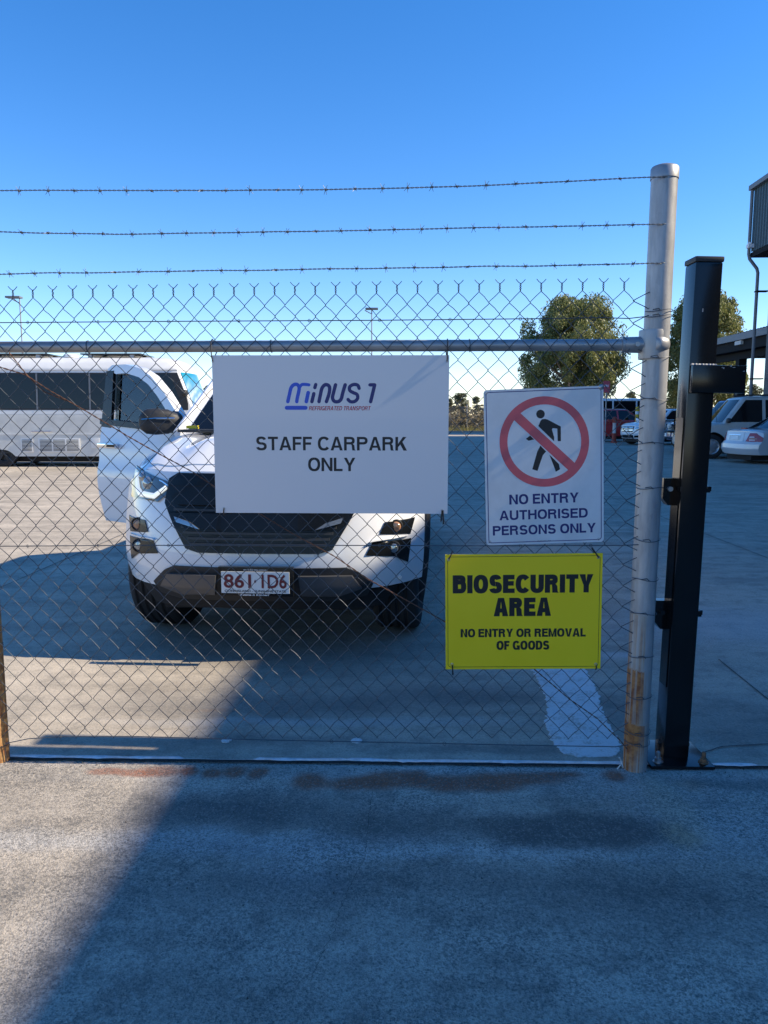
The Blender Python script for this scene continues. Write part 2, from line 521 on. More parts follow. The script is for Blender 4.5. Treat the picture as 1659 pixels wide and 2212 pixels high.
        c = stain(c, (0.66, 0.66, 0.66), .5, 1340, 1415, .12, .06, .7, .3)
        c = stain(c, (0.62, 0.62, 0.62), .35, 700, 1560, .8, .04, .8, .2)
        c = stain(c, (0.62, 0.62, 0.62), .4, 1600, 1350, .8, .4, .8, .6)
        c = stain(c, (0.30, 0.17, 0.09), .35, 460, 1535, .10, .02, .7, .1)
    # aggregate: pale and dark grains
    sp = t.n('SeparateXYZ', {0: speck.outputs['Color']})
    grit = t.noise(co, 120, 4, 0.9)
    am = 1.0 if apron else 0.45
    c = t.mix(t.math('MULTIPLY', t.ramp(grit.outputs[0], 0.46, 0.56).outputs[0], t.ramp(wob.outputs[0], 0.35, 0.65, am * 0.50, am * 0.88).outputs[0]).outputs[0], c, (0.10, 0.097, 0.09))
    c = t.mix(t.math('MULTIPLY', t.ramp(sp.outputs[1], 0.70, 1.0).outputs[0], am * 0.22).outputs[0], c, (0.66, 0.60, 0.52))
    c = t.mix(t.math('MULTIPLY', t.ramp(sp.outputs[0], 0.86, 1.0).outputs[0], am * 0.6).outputs[0], c, (0.09, 0.088, 0.082))
    c = t.mix(t.ramp(fine.outputs[0], 0.30, 0.70, 0.0, 0.24 if apron else 0.18).outputs[0], c, (0.16, 0.155, 0.145))
    t.set(t.b.inputs['Base Color'], c)
    t.b.inputs['Roughness'].default_value = 0.88
    t.b.inputs['Specular IOR Level'].default_value = 0.3
    hgt = t.math('ADD', fine.outputs[0], t.math('MULTIPLY', speck.outputs['Distance'], 0.6).outputs[0])
    bp = t.n('Bump', {'Height': hgt.outputs[0], 'Strength': 0.55 if apron else 0.35, 'Distance': 0.006})
    t.set(t.b.inputs['Normal'], bp.outputs[0])
    return m

PL, PR = G(4, 1640), G(1371, 1656)               # feet of the two fence posts
FV = (PR - PL); FLEN = FV.length
FYAW = math.atan2(FV.y, FV.x)
fu = FV.normalized()
fn = Vector((fu.y, -fu.x, 0))                    # towards the camera

def fence_line(x):
    return PL.y + (x - PL.x) * fu.y / fu.x

def sheet(name, pts, m, z, label=None):
    b = MB()
    b.add([(x, y, z) for x, y in pts], [tuple(range(len(pts)))])
    o = b.build(name, m, smooth=0)
    tag(o, label, kind='structure')
    return o

def joint_y(x):
    return fence_line(x) + 0.012
M['terrain'] = mat('dry_ground', (0.16, 0.135, 0.075), 0.95, var=0.3, vscale=0.3)
sheet('terrain', [(-900, -400), (900, -400), (900, 1500), (-900, 1500)], M['terrain'], -0.03)
sheet('driveway', [(-14, -14), (14, -14), (14, joint_y(14)), (-14, joint_y(-14))], ground_mat('apron_concrete', True), -0.004)
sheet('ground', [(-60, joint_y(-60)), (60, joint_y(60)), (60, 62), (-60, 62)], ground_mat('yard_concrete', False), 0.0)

# joint under the fence: dark gap, then a lumpy bead of white sealant
b = MB()
rows = []
for i in range(161):
    x = -4 + 8 * i / 160
    w = 0.011 + 0.006 * noise.noise((x * 6, 1, 0))
    y = joint_y(x) - 0.006
    rows.append([(x, y - w, 0.0035), (x, y + w * 0.6, 0.0035)])
b.grid(rows)
tag(b.build('joint_gap', M['groove'], smooth=0), kind='structure')
b = MB()
rows = []
for i in range(321):
    x = -4 + 8 * i / 320
    gap = noise.noise((x * 2.3, 7, 0))
    w = max(0.0006, 0.0062 + 0.008 * noise.noise((x * 9, 4, 2)) + 0.006 * noise.noise((x * 31, 6, 2)) + (0.004 if gap > -0.12 else -0.012))
    h = 0.007 * min(1, w / 0.006)
    y = joint_y(x) + 0.010 + 0.008 * noise.noise((x * 4, 9, 2)) + 0.003 * noise.noise((x * 22, 9, 7))
    rows.append([(x, y - w, 0.0015), (x, y - w * 0.6, 0.0015 + h), (x, y + w * 0.5, 0.0015 + h * 0.9), (x, y + w, 0.0015)])
b.grid(rows)
tag(b.build('sealant_bead', M['caulk'], smooth=60), kind='structure')

# slab joints and cracks
def strip(name, pts, w, m, z, wob=0.0, seed=0, n=60):
    pts = [Vector((p[0], p[1], 0)) for p in pts]
    seg = [(pts[i + 1] - pts[i]).length for i in range(len(pts) - 1)]
    tot = sum(seg)
    rows = []
    for i in range(n + 1):
        d = tot * i / n
        k = 0
        while k < len(seg) - 1 and d > seg[k]:
            d -= seg[k]; k += 1
        dr = (pts[k + 1] - pts[k]).normalized()
        p = pts[k] + dr * d
        s = Vector((-dr.y, dr.x, 0))
        p = p + s * (wob * (noise.noise((i * 0.35, seed, 0)) + 0.5 * noise.noise((i * 1.1, seed, 5))))
        ww = w * (0.7 + 0.6 * abs(noise.noise((i * 0.8, seed, 3)))) * (1 if wob == 0 else min(1, 4 * i / n + .2, 4 * (1 - i / n) + .2))
        rows.append([(p.x - s.x * ww, p.y - s.y * ww, z), (p.x + s.x * ww, p.y + s.y * ww, z)])
    bb = MB(); bb.grid(rows)
    return tag(bb.build(name, m, smooth=0), kind='structure')
g2 = lambda *q: [tuple(G(x, y))[:2] for x, y in q]
strip('crack', g2((812, 1668), (797, 1760), (790, 1850), (765, 1895), (735, 1960), (722, 2010), (690, 2070), (672, 2120), (655, 2205)), 0.0007, M['groove'], 0.0005, 0.009, 3, 170)
strip('crack', g2((20, 1890), (200, 1895), (330, 1900), (470, 1902), (560, 1916)), 0.0006, M['groove'], 0.0005, 0.008, 8, 110)
strip('slab_joint', g2((1552, 1425), (1700, 1545)), 0.004, M['dirt'], 0.004, 0.0)
strip('slab_joint', [(-30, 9.3), (30, 8.6)], 0.006, M['dirt'], 0.004, 0.0)
strip('slab_joint', g2((1480, 1640), (1560, 1614), (1800, 1600)), 0.004, M['dirt'], 0.004, 0.002, 4)
strip('slab_joint', [(-30, 15.6), (30, 14.9)], 0.007, M['dirt'], 0.004, 0.0)
strip('slab_joint', [(3.6, 3.0), (4.4, 40)], 0.006, M['dirt'], 0.008, 0.0)
strip('slab_joint', [(-3.1, 3.0), (-2.6, 40)], 0.006, M['dirt'], 0.008, 0.0)

# white painted mark on the slab
def blob(name, pts, m, z, jit, label, cat, group=None):
    out = []
    n = len(pts)
    for i in range(n):
        a, c_ = Vector((*pts[i], 0)), Vector((*pts[(i + 1) % n], 0))
        for k in range(40):
            p = a.lerp(c_, k / 40)
            out.append((p.x + jit * noise.noise((p.x * 30, p.y * 30, 1)) + jit * .6 * noise.noise((p.x * 90, p.y * 90, 4)) + jit * .5 * noise.noise((p.x * 260, p.y * 260, 6)), p.y + jit * noise.noise((p.x * 30, p.y * 30, 9))))
    bb = MB()
    bb.prism(out, 0.0005, z)
    o = bb.build(name, m, smooth=0)
    return tag(o, label, cat, group)
blob('painted_line', g2((1138, 1400), (1150, 1445), (1172, 1490), (1184, 1525), (1178, 1560), (1192, 1600), (1218, 1628), (1270, 1638), (1320, 1634), (1342, 1622),
     (1334, 1596), (1312, 1562), (1296, 1520), (1284, 1480), (1262, 1440), (1240, 1395)), M['white_line'], 0.003, 0.016,
     'wide white painted line on the concrete ending at the rusty post foot', 'painted line')
for (x, y, r_, lab) in ((770, 1601, 0.026, 'small round white paint spot on the concrete below the white car'), (489, 1601, 0.022, 'faint white paint ring spot on concrete left of the round spot')):
    p = G(x, y)
    blob('paint_spot', [(p.x + r_ * math.cos(k * .785), p.y + r_ * math.sin(k * .785)) for k in range(8)], M['white_line'], 0.004, 0.006, lab, 'paint spot', 'white paint spots on the concrete')


# loose grit along the joint and over the slab
rg = random.Random(12)
b = MB()
for k in range(420):
    x = rg.uniform(-2.2, 2.2)
    y = joint_y(x) - (abs(rg.gauss(0, .05)) if k < 150 else rg.uniform(.03, 2.2)) + .01
    q = rg.uniform(.0012, .0042)
    p_ = [(x + q * rg.uniform(.5, 1.2) * math.cos(a), y + q * rg.uniform(.5, 1.2) * math.sin(a), -.003) for a in (0.3, 2.2, 4.4)] + [(x, y, q * .9)]
    b.add(p_, [(0, 1, 3), (1, 2, 3), (2, 0, 3)])
tag(b.build('grit', M['dirt'], smooth=0), 'loose dark grit scattered on the concrete slab', 'grit', kind='stuff')


# ------------------------------------------------------------------ buildings on the right (they shade the yard)
def corr(b, x, y0, y1, z0, z1, pitch=0.2, depth=0.03, n0=None):
    ys = []
    n = int((y1 - y0) / pitch)
    for i in range(n):
        y = y0 + i * pitch
        ys += [(y, 0), (y + pitch * .55, 0), (y + pitch * .65, -depth), (y + pitch * .9, -depth)]
    ys.append((y1, 0))
    b.grid([[(x + d, y, z0) for y, d in ys], [(x + d, y, z1) for y, d in ys]])
    return b
BY = 27.0
EAVE = A(1632, 400, BY)
UND = A(1632, 546, BY)
bt = thing('warehouse', 'dark teal corrugated warehouse at right edge with gutter and overhanging upper wall', 'building', (EAVE.x, BY, 0), (0, 0, -math.atan(0.04)))
LN = 52.0
corr(MB(), 0.0, -LN, 0.0, UND.z + 0.02, EAVE.z - 0.12).build('upper_wall', M['cladding'], bt, smooth=0)
MB().box((0.03, -LN, UND.z + 0.02), (24, -0.03, EAVE.z - 0.2)).build('upper_storey', M['cladding'], bt, smooth=0)
MB().box((-0.02, -LN, UND.z - 0.16), (24, 0.03, UND.z)).build('soffit_beam', M['dark_steel'], bt, smooth=0)
MB().box((0.62, -LN, 0.0), (24, -0.12, UND.z - 0.17)).build('lower_wall', M['wall_grey'], bt, smooth=0)
b = MB()
for y in range(-50, 1, 6):
    b = MB().box((0.52, y - 0.32, 0.0), (0.72, y - 0.1, UND.z - 0.17))
    b.build('column', M['dark_steel'], bt, smooth=0)
MB().box((-0.16, -LN - 0.2, EAVE.z - 0.14), (0.06, 0.16, EAVE.z + 0.02)).build('gutter', M['steel_grey'], bt, smooth=0, bevel=0.02)
rb = MB()
rb.add([(-0.1, -LN, EAVE.z), (24, -LN, EAVE.z + 1.6), (24, 0.1, EAVE.z + 1.6), (-0.1, 0.1, EAVE.z), (-0.1, -LN, EAVE.z - .05), (24, -LN, EAVE.z + 1.5), (24, 0.1, EAVE.z + 1.5), (-0.1, 0.1, EAVE.z - .05)],
       [(0, 1, 2, 3), (7, 6, 5, 4), (0, 4, 5, 1), (2, 6, 7, 3), (0, 3, 7, 4), (1, 5, 6, 2)])
rb.build('roof', M['roof_sheet'], bt, smooth=0)
MB().tube([(-0.08, 0.03, EAVE.z - 0.15), (-0.08, 0.03, UND.z - 0.05), (-0.04, 0.03, UND.z - 0.2), (0.22, 0.03, UND.z - 0.52), (0.26, 0.03, UND.z - 0.66), (0.26, 0.03, 0.05)], 0.055, 10).build('downpipe', M['steel_grey'], bt)
for z in (UND.z - 1.3, 2.6, 1.4):
    MB().box((0.2, -0.12, z), (0.6, 0.1, z + 0.04)).build('pipe_bracket', M['dark_steel'], bt, smooth=0)
fl = MB().box((-0.22, -0.26, UND.z + 0.12), (-0.03, -0.06, UND.z + 0.25)).build('flood_light', M['white_print'], bt, smooth=0, bevel=0.02)
MB().tube([(-0.04, -0.05, UND.z + 0.28), (-0.12, 0.02, UND.z + 0.32)], 0.05, 8).build('sensor', M['white_print'], fl)

# unseen tall shed added out of view so its shade covers the far yard
ts = thing('shade_shed', 'tall grey shed added out of view behind the warehouse to shade the far yard', 'building', (24.2, 37.2, 0))
MB().box((0, -11.5, 0), (26, 0.9, 19.4)).build('high_shade_block', M['wall_grey'], ts, smooth=0)
MB().box((-0.15, -11.7, 19.42), (26.2, 1.1, 19.7)).build('roof', M['roof_sheet'], ts, smooth=0)
MB().box((0, 0.92, 0), (26, 12.4, 15.8)).build('low_shade_block', M['wall_grey'], ts, smooth=0)
MB().box((-0.15, 1.12, 15.82), (26.2, 12.6, 16.05)).build('roof', M['roof_sheet'], ts, smooth=0)

# open awning behind the parked cars
aw = thing('carport', 'open dark steel carport roof behind the silver cars', 'carport', (13.3, 27, 0))
az1 = A(1640, 705, 27).z
az0 = A(1535, 727, 30.6).z
b = MB()
ns = 60
rows0, rows1 = [], []
def aroof(x, y): return lerp(az1, az1 - 0.05, (y) / 6) + 0.02 * x
xs = []
for i in range(ns + 1):
    y = 6.4 * i / ns
    d = 0.03 if i % 2 else 0.0
    rows0.append([(-0.1, y, aroof(0, y) + d), (9, y, aroof(9, y) + d)])
b.grid(rows0)
b.build('roof', M['roof_sheet'], aw, smooth=0)
MB().box((-0.14, -0.05, az1 - 0.26), (-0.02, 6.45, az1 - 0.02)).build('fascia', M['steel_grey'], aw, smooth=0)
MB().box((0.0, 0.0, az1 - 0.62), (9, 6.4, az1 - 0.13)).build('ceiling', M['dark_steel'], aw, smooth=0)
MB().box((0.35, 0.1, az1 - 0.9), (0.55, 6.3, az1 - 0.63)).build('beam', M['dark_steel'], aw, smooth=0)
for y in (0.3, 3.2, 6.1):
    MB().box((0.36, y - 0.15, 0), (0.66, y + 0.15, az1 - 0.63)).build('column', M['dark_steel'], aw, smooth=0)
MB().box((-0.1, 2.0, az1 - 0.42), (0.05, 2.5, az1 - 0.28)).build('flood_light', M['hydrant_white'], aw, smooth=0)


# ------------------------------------------------------------------ trees and scrub
def leaves(b, centre, rad, n, size, droop, r, hollow=0.35):
    cx_, cy_, cz = centre
    for _ in range(n):
        while True:
            p = Vector((r.uniform(-1, 1), r.uniform(-1, 1), r.uniform(-1, 1)))
            if hollow * r.random() < p.length <= 1: break
        p = Vector((cx_ + p.x * rad[0], cy_ + p.y * rad[1], cz + p.z * rad[2]))
        a = r.uniform(0, 6.283)
        d = Vector((math.cos(a) * (1 - droop), math.sin(a) * (1 - droop), -droop + r.uniform(-.4, .4))).normalized()
        s = d.cross(Vector((r.uniform(-1, 1), r.uniform(-1, 1), r.uniform(-.3, .3)))).normalized()
        L = size * r.uniform(0.7, 1.4); w = L * r.uniform(.16, .3)
        b.add([p - s * w * .3, p + d * L * .45 - s * w, p + d * L, p + d * L * .45 + s * w], [(0, 1, 2, 3)])

def gum(loc, h, w, label, seed, trunk_h=0.35, clumps=170, per=500, base=0.18, lean=0.0, group='gum trees behind the parked cars', leaf=0.175):
    r = random.Random(seed)
    t = thing('gum_tree', label, 'tree', loc, group=group)
    tb = MB()
    top = Vector((lean * w, 0, h * 0.82))
    tp = [Vector((0, 0, -0.1)), Vector((0.02 * w, 0, h * .12)), Vector((lean * w * .3 + .03 * w, .02 * w, h * .3)), Vector((lean * w * .6, 0, h * .55)), top]
    tb.tube(tp, [0.030 * h, 0.026 * h, 0.021 * h, 0.014 * h, 0.004 * h], 10)
    cb = MB()
    for i in range(clumps):
        u = (i + 0.5) / clumps
        zc = lerp(base + 0.08, 0.93, r.random() ** 0.85) * h
        v = (zc / h - base) / (1 - base)
        prof = math.sin(math.pi * min(1, max(0.02, v * 0.86 + 0.12))) ** 0.6
        a = r.uniform(0, 6.283)
        rr = w * 0.5 * prof * math.sqrt(r.random()) * r.uniform(.82, 1.04)
        c = Vector((lean * w * zc / h + rr * math.cos(a), rr * math.sin(a), zc))
        s = w * r.uniform(0.045, 0.12)
        leaves(cb, c, (s, s, s * r.uniform(.9, 1.5)), int(per * r.uniform(.6, 1.3)), leaf, 0.6, r)
        if i % 3 == 0:
            k = min(3, int(c.z / h * 4))
            st = tp[k].lerp(tp[min(4, k + 1)], r.random() * .6)
            st.z = min(st.z, c.z - .05 * h)
            mid = st.lerp(c, .55) + Vector((0, 0, -.03 * h))
            tb.tube([st, mid, c], [0.011 * h, 0.007 * h, 0.002 * h], 6)
    tb.build('trunk', M['bark'], t)
    cb.build('crown', M['gum_leaf'], t, smooth=0, recalc=False)
    return t
p = A(1234, 938, 58)
h1 = A(1234, 636, 58).z
gum((p.x, 58, 0), h1, 7.9, 'broad gum tree standing above the no entry sign', 21, base=0.22)
p = A(1512, 930, 57)
h2 = A(1512, 622, 57).z
gum((p.x, 57, 0), h2, 6.5, 'gum tree standing behind the black steel gate post', 33, base=0.10, lean=0.02)

def far_tree(px, Y, ytop, wpx, label, seed, pine=False):
    r = random.Random(seed)
    p = A(px, 905, Y)
    h = A(px, ytop, Y).z
    w = wpx * Y / FPX
    t = thing('far_tree', label, 'tree', (p.x, Y, 0), group='distant trees on the horizon')
    MB().tube([(0, 0, 0), (0, 0, h * .5), (0.02 * w, 0, h * .85)], [.03 * h, .02 * h, .006 * h], 6).build('trunk', M['bark'], t)
    cb = MB()
    for i in range(26):
        a, q = r.uniform(0, 6.28), math.sqrt(r.random())
        zc = h * r.uniform(.45, .9)
        k = 1 - .55 * (zc / h - .45) / .45
        s = w * r.uniform(.12, .2)
        leaves(cb, (w * .42 * k * q * math.cos(a), w * .42 * k * q * math.sin(a), zc), (s, s, s * .8), 110, .09 * w, .3, r)
    cb.build('crown', M['far_leaf'], t, smooth=0, recalc=False)
far = [(452, 95, 826, 34, 'dark far tree showing between the bus front and the white sign'),
       (995, 110, 842, 40, 'rounded far tree right of the white sign'), (1028, 118, 852, 26, 'low far tree beside the no entry sign'),
       (972, 115, 856, 22, 'small far tree at the white sign edge'),
       (1362, 90, 838, 30, 'pale far tree just left of the galvanised post'), (1385, 96, 846, 30, 'low far tree behind the galvanised post'),
       (1090, 100, 838, 60, 'far tree hidden partly by the no entry sign top'), (1628, 75, 822, 46, 'low olive tree under the carport edge'),
       (1575, 80, 846, 50, 'low far tree behind the silver cars'), (700, 110, 856, 60, 'far tree behind the white sign'), (600, 115, 850, 60, 'far tree behind the white sign, farther left'),
       (1460, 85, 850, 50, 'low far tree between the two posts')]
for i, (px, Y, yt, wp, lab) in enumerate(far):
    far_tree(px, Y, yt, wp, lab, 50 + i)

r = random.Random(5)
b = MB()
for i in range(760):
    x = r.uniform(-45, 60); y = r.uniform(66, 80)
    s = r.uniform(.8, 1.6)
    leaves(b, (x, y, s * .8), (s * 1.2, s, s * r.uniform(.8, 1.05)), 44, .42, .15, r, 0.1)
tag(b.build('scrub', M['scrub_leaf'], smooth=0, recalc=False), 'dry brown scrub thicket beyond the far fence', 'scrub', kind='stuff')
b = MB()
for i in range(9000):
    x = r.uniform(-40, 55); y = r.uniform(62.3, 66)
    h = r.uniform(.2, .65); a = r.uniform(0, 3.14)
    dx, dy = .03 * math.cos(a), .03 * math.sin(a)
    b.add([(x - dx, y - dy, -0.03), (x + dx, y + dy, -0.03), (x + r.uniform(-.15, .15), y + r.uniform(-.1, .1), h)], [(0, 1, 2)])
tag(b.build('grass', M['grass_leaf'], smooth=0, recalc=False), 'yellow green verge grass along the far fence', 'grass', kind='stuff')
kb = MB().box((-60, 61.6, -0.02), (60, 61.85, 0.13))
tag(kb.build('kerb', M['kerb'], smooth=0, bevel=0.02), kind='structure')

# far boundary fence
ff = thing('boundary_fence', 'far galvanised boundary fence in front of the dry scrub', 'fence', (0, 66.3, 0))
src = None
for i in range(-12, 18):
    x = 7.1 + i * 3.0
    if src is None:
        src = MB().tube([(0, 0, 0), (0, 0, 2.3)], .035, 6).build('post', M['pole'], ff)
        src.location = (x, 0, 0)
    else:
        share(src, 'post', ff, (x, 0, 0))
b = MB()
for z in (.1, 1.1, 2.05):
    b.tube([(-29, 0, z), (58, 0, z)], .012, 4)
for i in range(0, 870):
    x = -29 + i * .1
    b.tube([(x, .0, .1), (x + 1.95, .0, 2.05)], .0035, 3, False)
    b.tube([(x + 1.95, .01, .1), (x, .01, 2.05)], .0035, 3, False)
o = b.build('wire_mesh', M['galv_wire_dull'], ff, smooth=0, recalc=False)
o['kind'] = 'stuff'

# lamp poles
def lamp_pole(px, ytop, Y, flip, label):
    p = A(px, ytop, Y)
    t = thing('lamp_pole', label, 'lamp pole', (p.x, Y, 0), group='tall lamp poles beyond the yard')
    MB().tube([(0, 0, 0), (0, 0, p.z - .1)], [.06, .04], 8).build('pole', M['pole'], t)
    MB().box((-.8 if flip else -.45, -.28, p.z - .10), (.12 if flip else .45, .22, p.z + .02)).build('lamp_head', M['steel_grey'], t, bevel=.03)
    MB().tube([(-.5, 0, p.z - .14), (0, 0, p.z - .4)], .035, 6).build('bracket', M['pole'], t)
lamp_pole(42, 641, 50, True, 'grey lamp pole rising behind the white bus')
lamp_pole(803, 666, 56, False, 'grey lamp pole rising above the white staff sign')


# ------------------------------------------------------------------ vehicles
class Car:
    """box-space shell with a plan bend at nose and tail; every attachment goes through the same bend"""
    def __init__(s, **k):
        s.nb, s.nl, s.tb, s.tl = 0.3, 1.0, 0.15, 0.8
        s.tum = 0.05
        s.rake = [(0.3, 0.08), (0.5, 0.0), (0.75, 0.02), (1.05, 0.08)]
        s.rrake = [(0.3, 0.06), (0.5, 0.0), (0.8, 0.02), (1.1, 0.05)]
        s.zb = 0.32; s.zmid = 0.7; s.rc = 0.07; s.camber = 0.03
        s.topfn = None; s.shp = (.25, 4); s.az = None
        s.__dict__.update(k)
    def D(s, x, y, z):
        u = min(1.2, abs(x) / s.W)
        sh = s.shp[0] * u * u + (1 - s.shp[0]) * u ** s.shp[1]
        f = max(0.0, 1 - max(0, y) / s.nl)
        q = max(0.0, 1 - max(0, s.L - y) / s.tl)
        yy = y + s.nb * sh * f - s.tb * sh * q
        yy += interp(s.rake, z) * max(0.0, 1 - max(0, y) / 0.5)
        yy -= interp(s.rrake, z) * max(0.0, 1 - max(0, s.L - y) / 0.5)
        xx = x * (1 - s.tum * ((z - s.zmid) / 0.5) ** 2)
        return (xx, yy, z)
    def bottom(s, y):
        z = s.zb
        for yc in s.axles:
            if abs(y - yc) < s.ar:
                z = max(z, (s.rw if s.az is None else s.az) + math.sqrt(s.ar ** 2 - (y - yc) ** 2))
        return z
    def top(s, x, y):
        zt = interp(s.tops, y)
        if s.topfn: return zt + s.topfn(x, y)
        u = abs(x) / s.W
        return zt + s.camber * (1 - u * u)
    def body(s, m, parent, name='body'):
        ys = set(s.L * i / 34 for i in range(35))
        for yc in s.axles:
            for i in range(-9, 10):
                ys.add(yc + s.ar * math.sin(i / 9 * math.pi / 2) * 0.999)
        ys |= {t[0] for t in s.tops}
        ys = sorted(y for y in ys if 0 <= y <= s.L)
        mb = MB()
        rings = []
        NS = 7
        for y in ys:
            zb = s.bottom(y)
            ze = s.top(s.W, y) - s.rc
            zb = min(zb, ze - 0.04)
            half = [(s.W, lerp(zb, ze, i / NS)) for i in range(NS + 1)]
            for a in (30, 60, 90):
                half.append((s.W - s.rc * (1 - math.cos(R(a))), ze + s.rc * math.sin(R(a))))
            for fx in (.86, .78, .70, .60, .5, .35, .18, 0):
                x = (s.W - s.rc) * fx
                half.append((x, s.top(x, y)))
            ring = half + [(-x, z) for x, z in reversed(half[:-1])]
            rings.append([s.D(x, y, z) for x, z in ring])
        mb.grid(rings)
        for y in (0.0, s.L):
            zb = s.zb; ze = s.top(s.W, y) - s.rc
            rows = []
            lv = [(s.W, lerp(zb, ze, i / NS)) for i in range(NS + 1)] + [(s.W - s.rc * (1 - math.cos(R(a))), ze + s.rc * math.sin(R(a))) for a in (30, 60, 90)]
            for x, z in lv:
                rows.append([s.D(x * (k / 10 - 1), y, z) for k in range(21)])
            tp_ = []
            for k in range(21):
                x = (s.W - s.rc) * (k / 10 - 1)
                tp_.append(s.D(x, y, s.top(x, y)))
            rows.append(tp_)
            mb.grid(rows)
        o = mb.build(name, m, parent, smooth=32)
        MB().box((-s.W + .3, .25, s.zb - .16), (s.W - .3, s.L - .25, s.rw + s.ar + .05)).build('underbody_shade_box', M['dark_void'], parent, smooth=0)  # added dark box: blocks light under the shell and darkens the wheel wells
        return o
    def patch(s, poly, off, where='front', nz=12, nx=8, thick=0.02):
        """closed plate lying on the front / rear / side skin; poly in (x, z) or (y, z), z-monotone"""
        zs = [p[1] for p in poly]
        z0, z1 = min(zs), max(zs)
        lv = sorted(set([z0 + (z1 - z0) * i / nz for i in range(nz + 1)] + [z for z in zs]))
        def span(z):
            xs = []
            z = min(max(z, z0 + 1e-5), z1 - 1e-5)
            for (xa, za), (xb, zb_) in zip(poly, poly[1:] + poly[:1]):
                if (za - z) * (zb_ - z) <= 0 and za != zb_:
                    xs.append(xa + (xb - xa) * (z - za) / (zb_ - za))
            return min(xs), max(xs)
        def P(a, z, o_):
            if where == 'front': return s.D(a, -o_, z)
            if where == 'rear': return s.D(a, s.L + o_, z)
            sg = 1 if where == 'right' else -1
            q = s.D(sg * s.W, a, z)
            return (q[0] + sg * o_, q[1], q[2])
        mb = MB()
        R0, R1 = [], []
        for z in lv:
            a, b_ = span(z)
            R0.append([P(lerp(a, b_, k / nx), z, off) for k in range(nx + 1)])
            R1.append([P(lerp(a, b_, k / nx), z, off - thick) for k in range(nx + 1)])
        mb.grid(R0)
        for side in (0, -1):
            mb.grid([[r_[side] for r_ in R0], [r_[side] for r_ in R1]])
        mb.grid([R0[0], R1[0]]); mb.grid([R0[-1], R1[-1]])
        # weld
        bm = bmesh.new()
        me = bpy.data.meshes.new('t')
        me.from_pydata(mb.v, [], mb.f)
        bm.from_mesh(me)
        bmesh.ops.remove_doubles(bm, verts=bm.verts, dist=1e-5)
        bmesh.ops.recalc_face_normals(bm, faces=bm.faces)
        out = MB()
        bm.verts.index_update()
        out.v = [tuple(v.co) for v in bm.verts]
        out.f = [tuple(v.index for v in f.verts) for f in bm.faces]
        bm.free(); bpy.data.meshes.remove(me)
        return out

class Cab:
    def __init__(s, **k):
        s.bow = 0.06; s.rcor = 0.10; s.rbow = 0.03
        s.__dict__.update(k)
    def ring(s, t, grow=0.0, dz=0.0):
        y0, y1 = lerp(s.yb0, s.yt0, t), lerp(s.yb1, s.yt1, t)
        hw = lerp(s.wb, s.wt, t)
        y0 += grow; y1 -= grow; hw -= grow
        z = lerp(s.zb, s.zt, t) + dz
        rc = s.rcor
        pts = []
        def fy(x): return y0 - s.bow * (1 - (x / hw) ** 2)
        def ry(x): return y1 + s.rbow * (1 - (x / hw) ** 2)
        N = 8
        for i in range(N + 1):
            x = -hw + rc + (2 * hw - 2 * rc) * i / N
            pts.append((x, fy(x), z))
        f1 = fy(hw - rc); r1 = ry(hw - rc)
        for a in (30, 60):
            pts.append((hw - rc + rc * math.sin(R(a)), f1 + rc * .9 * (1 - math.cos(R(a))), z))
        for i in range(9):
            pts.append((hw, lerp(f1 + rc, r1 - rc, i / 8), z))
        for a in (60, 30):
            pts.append((hw - rc + rc * math.sin(R(a)), r1 - rc * .9 * (1 - math.cos(R(a))), z))
        for i in range(N + 1):
            x = hw - rc - (2 * hw - 2 * rc) * i / N
            pts.append((x, ry(x), z))
        for a in (30, 60):
            pts.append((-(hw - rc + rc * math.sin(R(a))), r1 - rc * .9 * (1 - math.cos(R(a))), z))
        for i in range(9):
            pts.append((-hw, lerp(r1 - rc, f1 + rc, i / 8), z))
        for a in (60, 30):
            pts.append((-(hw - rc + rc * math.sin(R(a))), f1 + rc * .9 * (1 - math.cos(R(a))), z))
        pts.append(pts[0])
        return pts
    def shell(s, m, parent, name='cabin'):
        mb = MB()
        rows = [s.ring(-.08), s.ring(0), s.ring(.33), s.ring(.66), s.ring(.92), s.ring(.96, .012), s.ring(.99, .045), s.ring(1, .11, .005), s.ring(1, .30, .022), s.ring(1, .55, .03)]
        mb.grid(rows)
        last = rows[-1][:-1]
        mb.add(last, [tuple(range(len(last)))])
        return mb.build(name, m, parent, smooth=32)
    def front_glass(s, off=0.006, fx=0.90, t0=.06, t1=.90, rear=False, bottom=None):
        rows = []
        for i in range(7):
            t = lerp(t0, t1, i / 6)
            hw = lerp(s.wb, s.wt, t)
            z = lerp(s.zb, s.zt, t)
            rw = []
            for k in range(11):
                x = fx * (hw - .03) * (k / 5 - 1)
                if rear: y = lerp(s.yb1, s.yt1, t) + s.rbow * (1 - (x / hw) ** 2) + off
                else: y = lerp(s.yb0, s.yt0, t) - s.bow * (1 - (x / hw) ** 2) - off
                rw.append((x, y, z))
            rows.append(rw)
        mb = MB(); mb.grid(rows)
        return mb
    def side_glass(s, sg, ya, yb, t0=.08, t1=.88, off=0.005, ma=.14, mb_=.14):
        rows = []
        for i in range(7):
            t = lerp(t0, t1, i / 6)
            hw = lerp(s.wb, s.wt, t) + off
            z = lerp(s.zb, s.zt, t)
            a = max(ya, lerp(s.yb0, s.yt0, t) + ma)
            b_ = min(yb, lerp(s.yb1, s.yt1, t) - mb_)
            rows.append([(sg * hw, lerp(a, b_, k / 5), z) for k in range(6)])
        m_ = MB(); m_.grid(rows)
        return m_

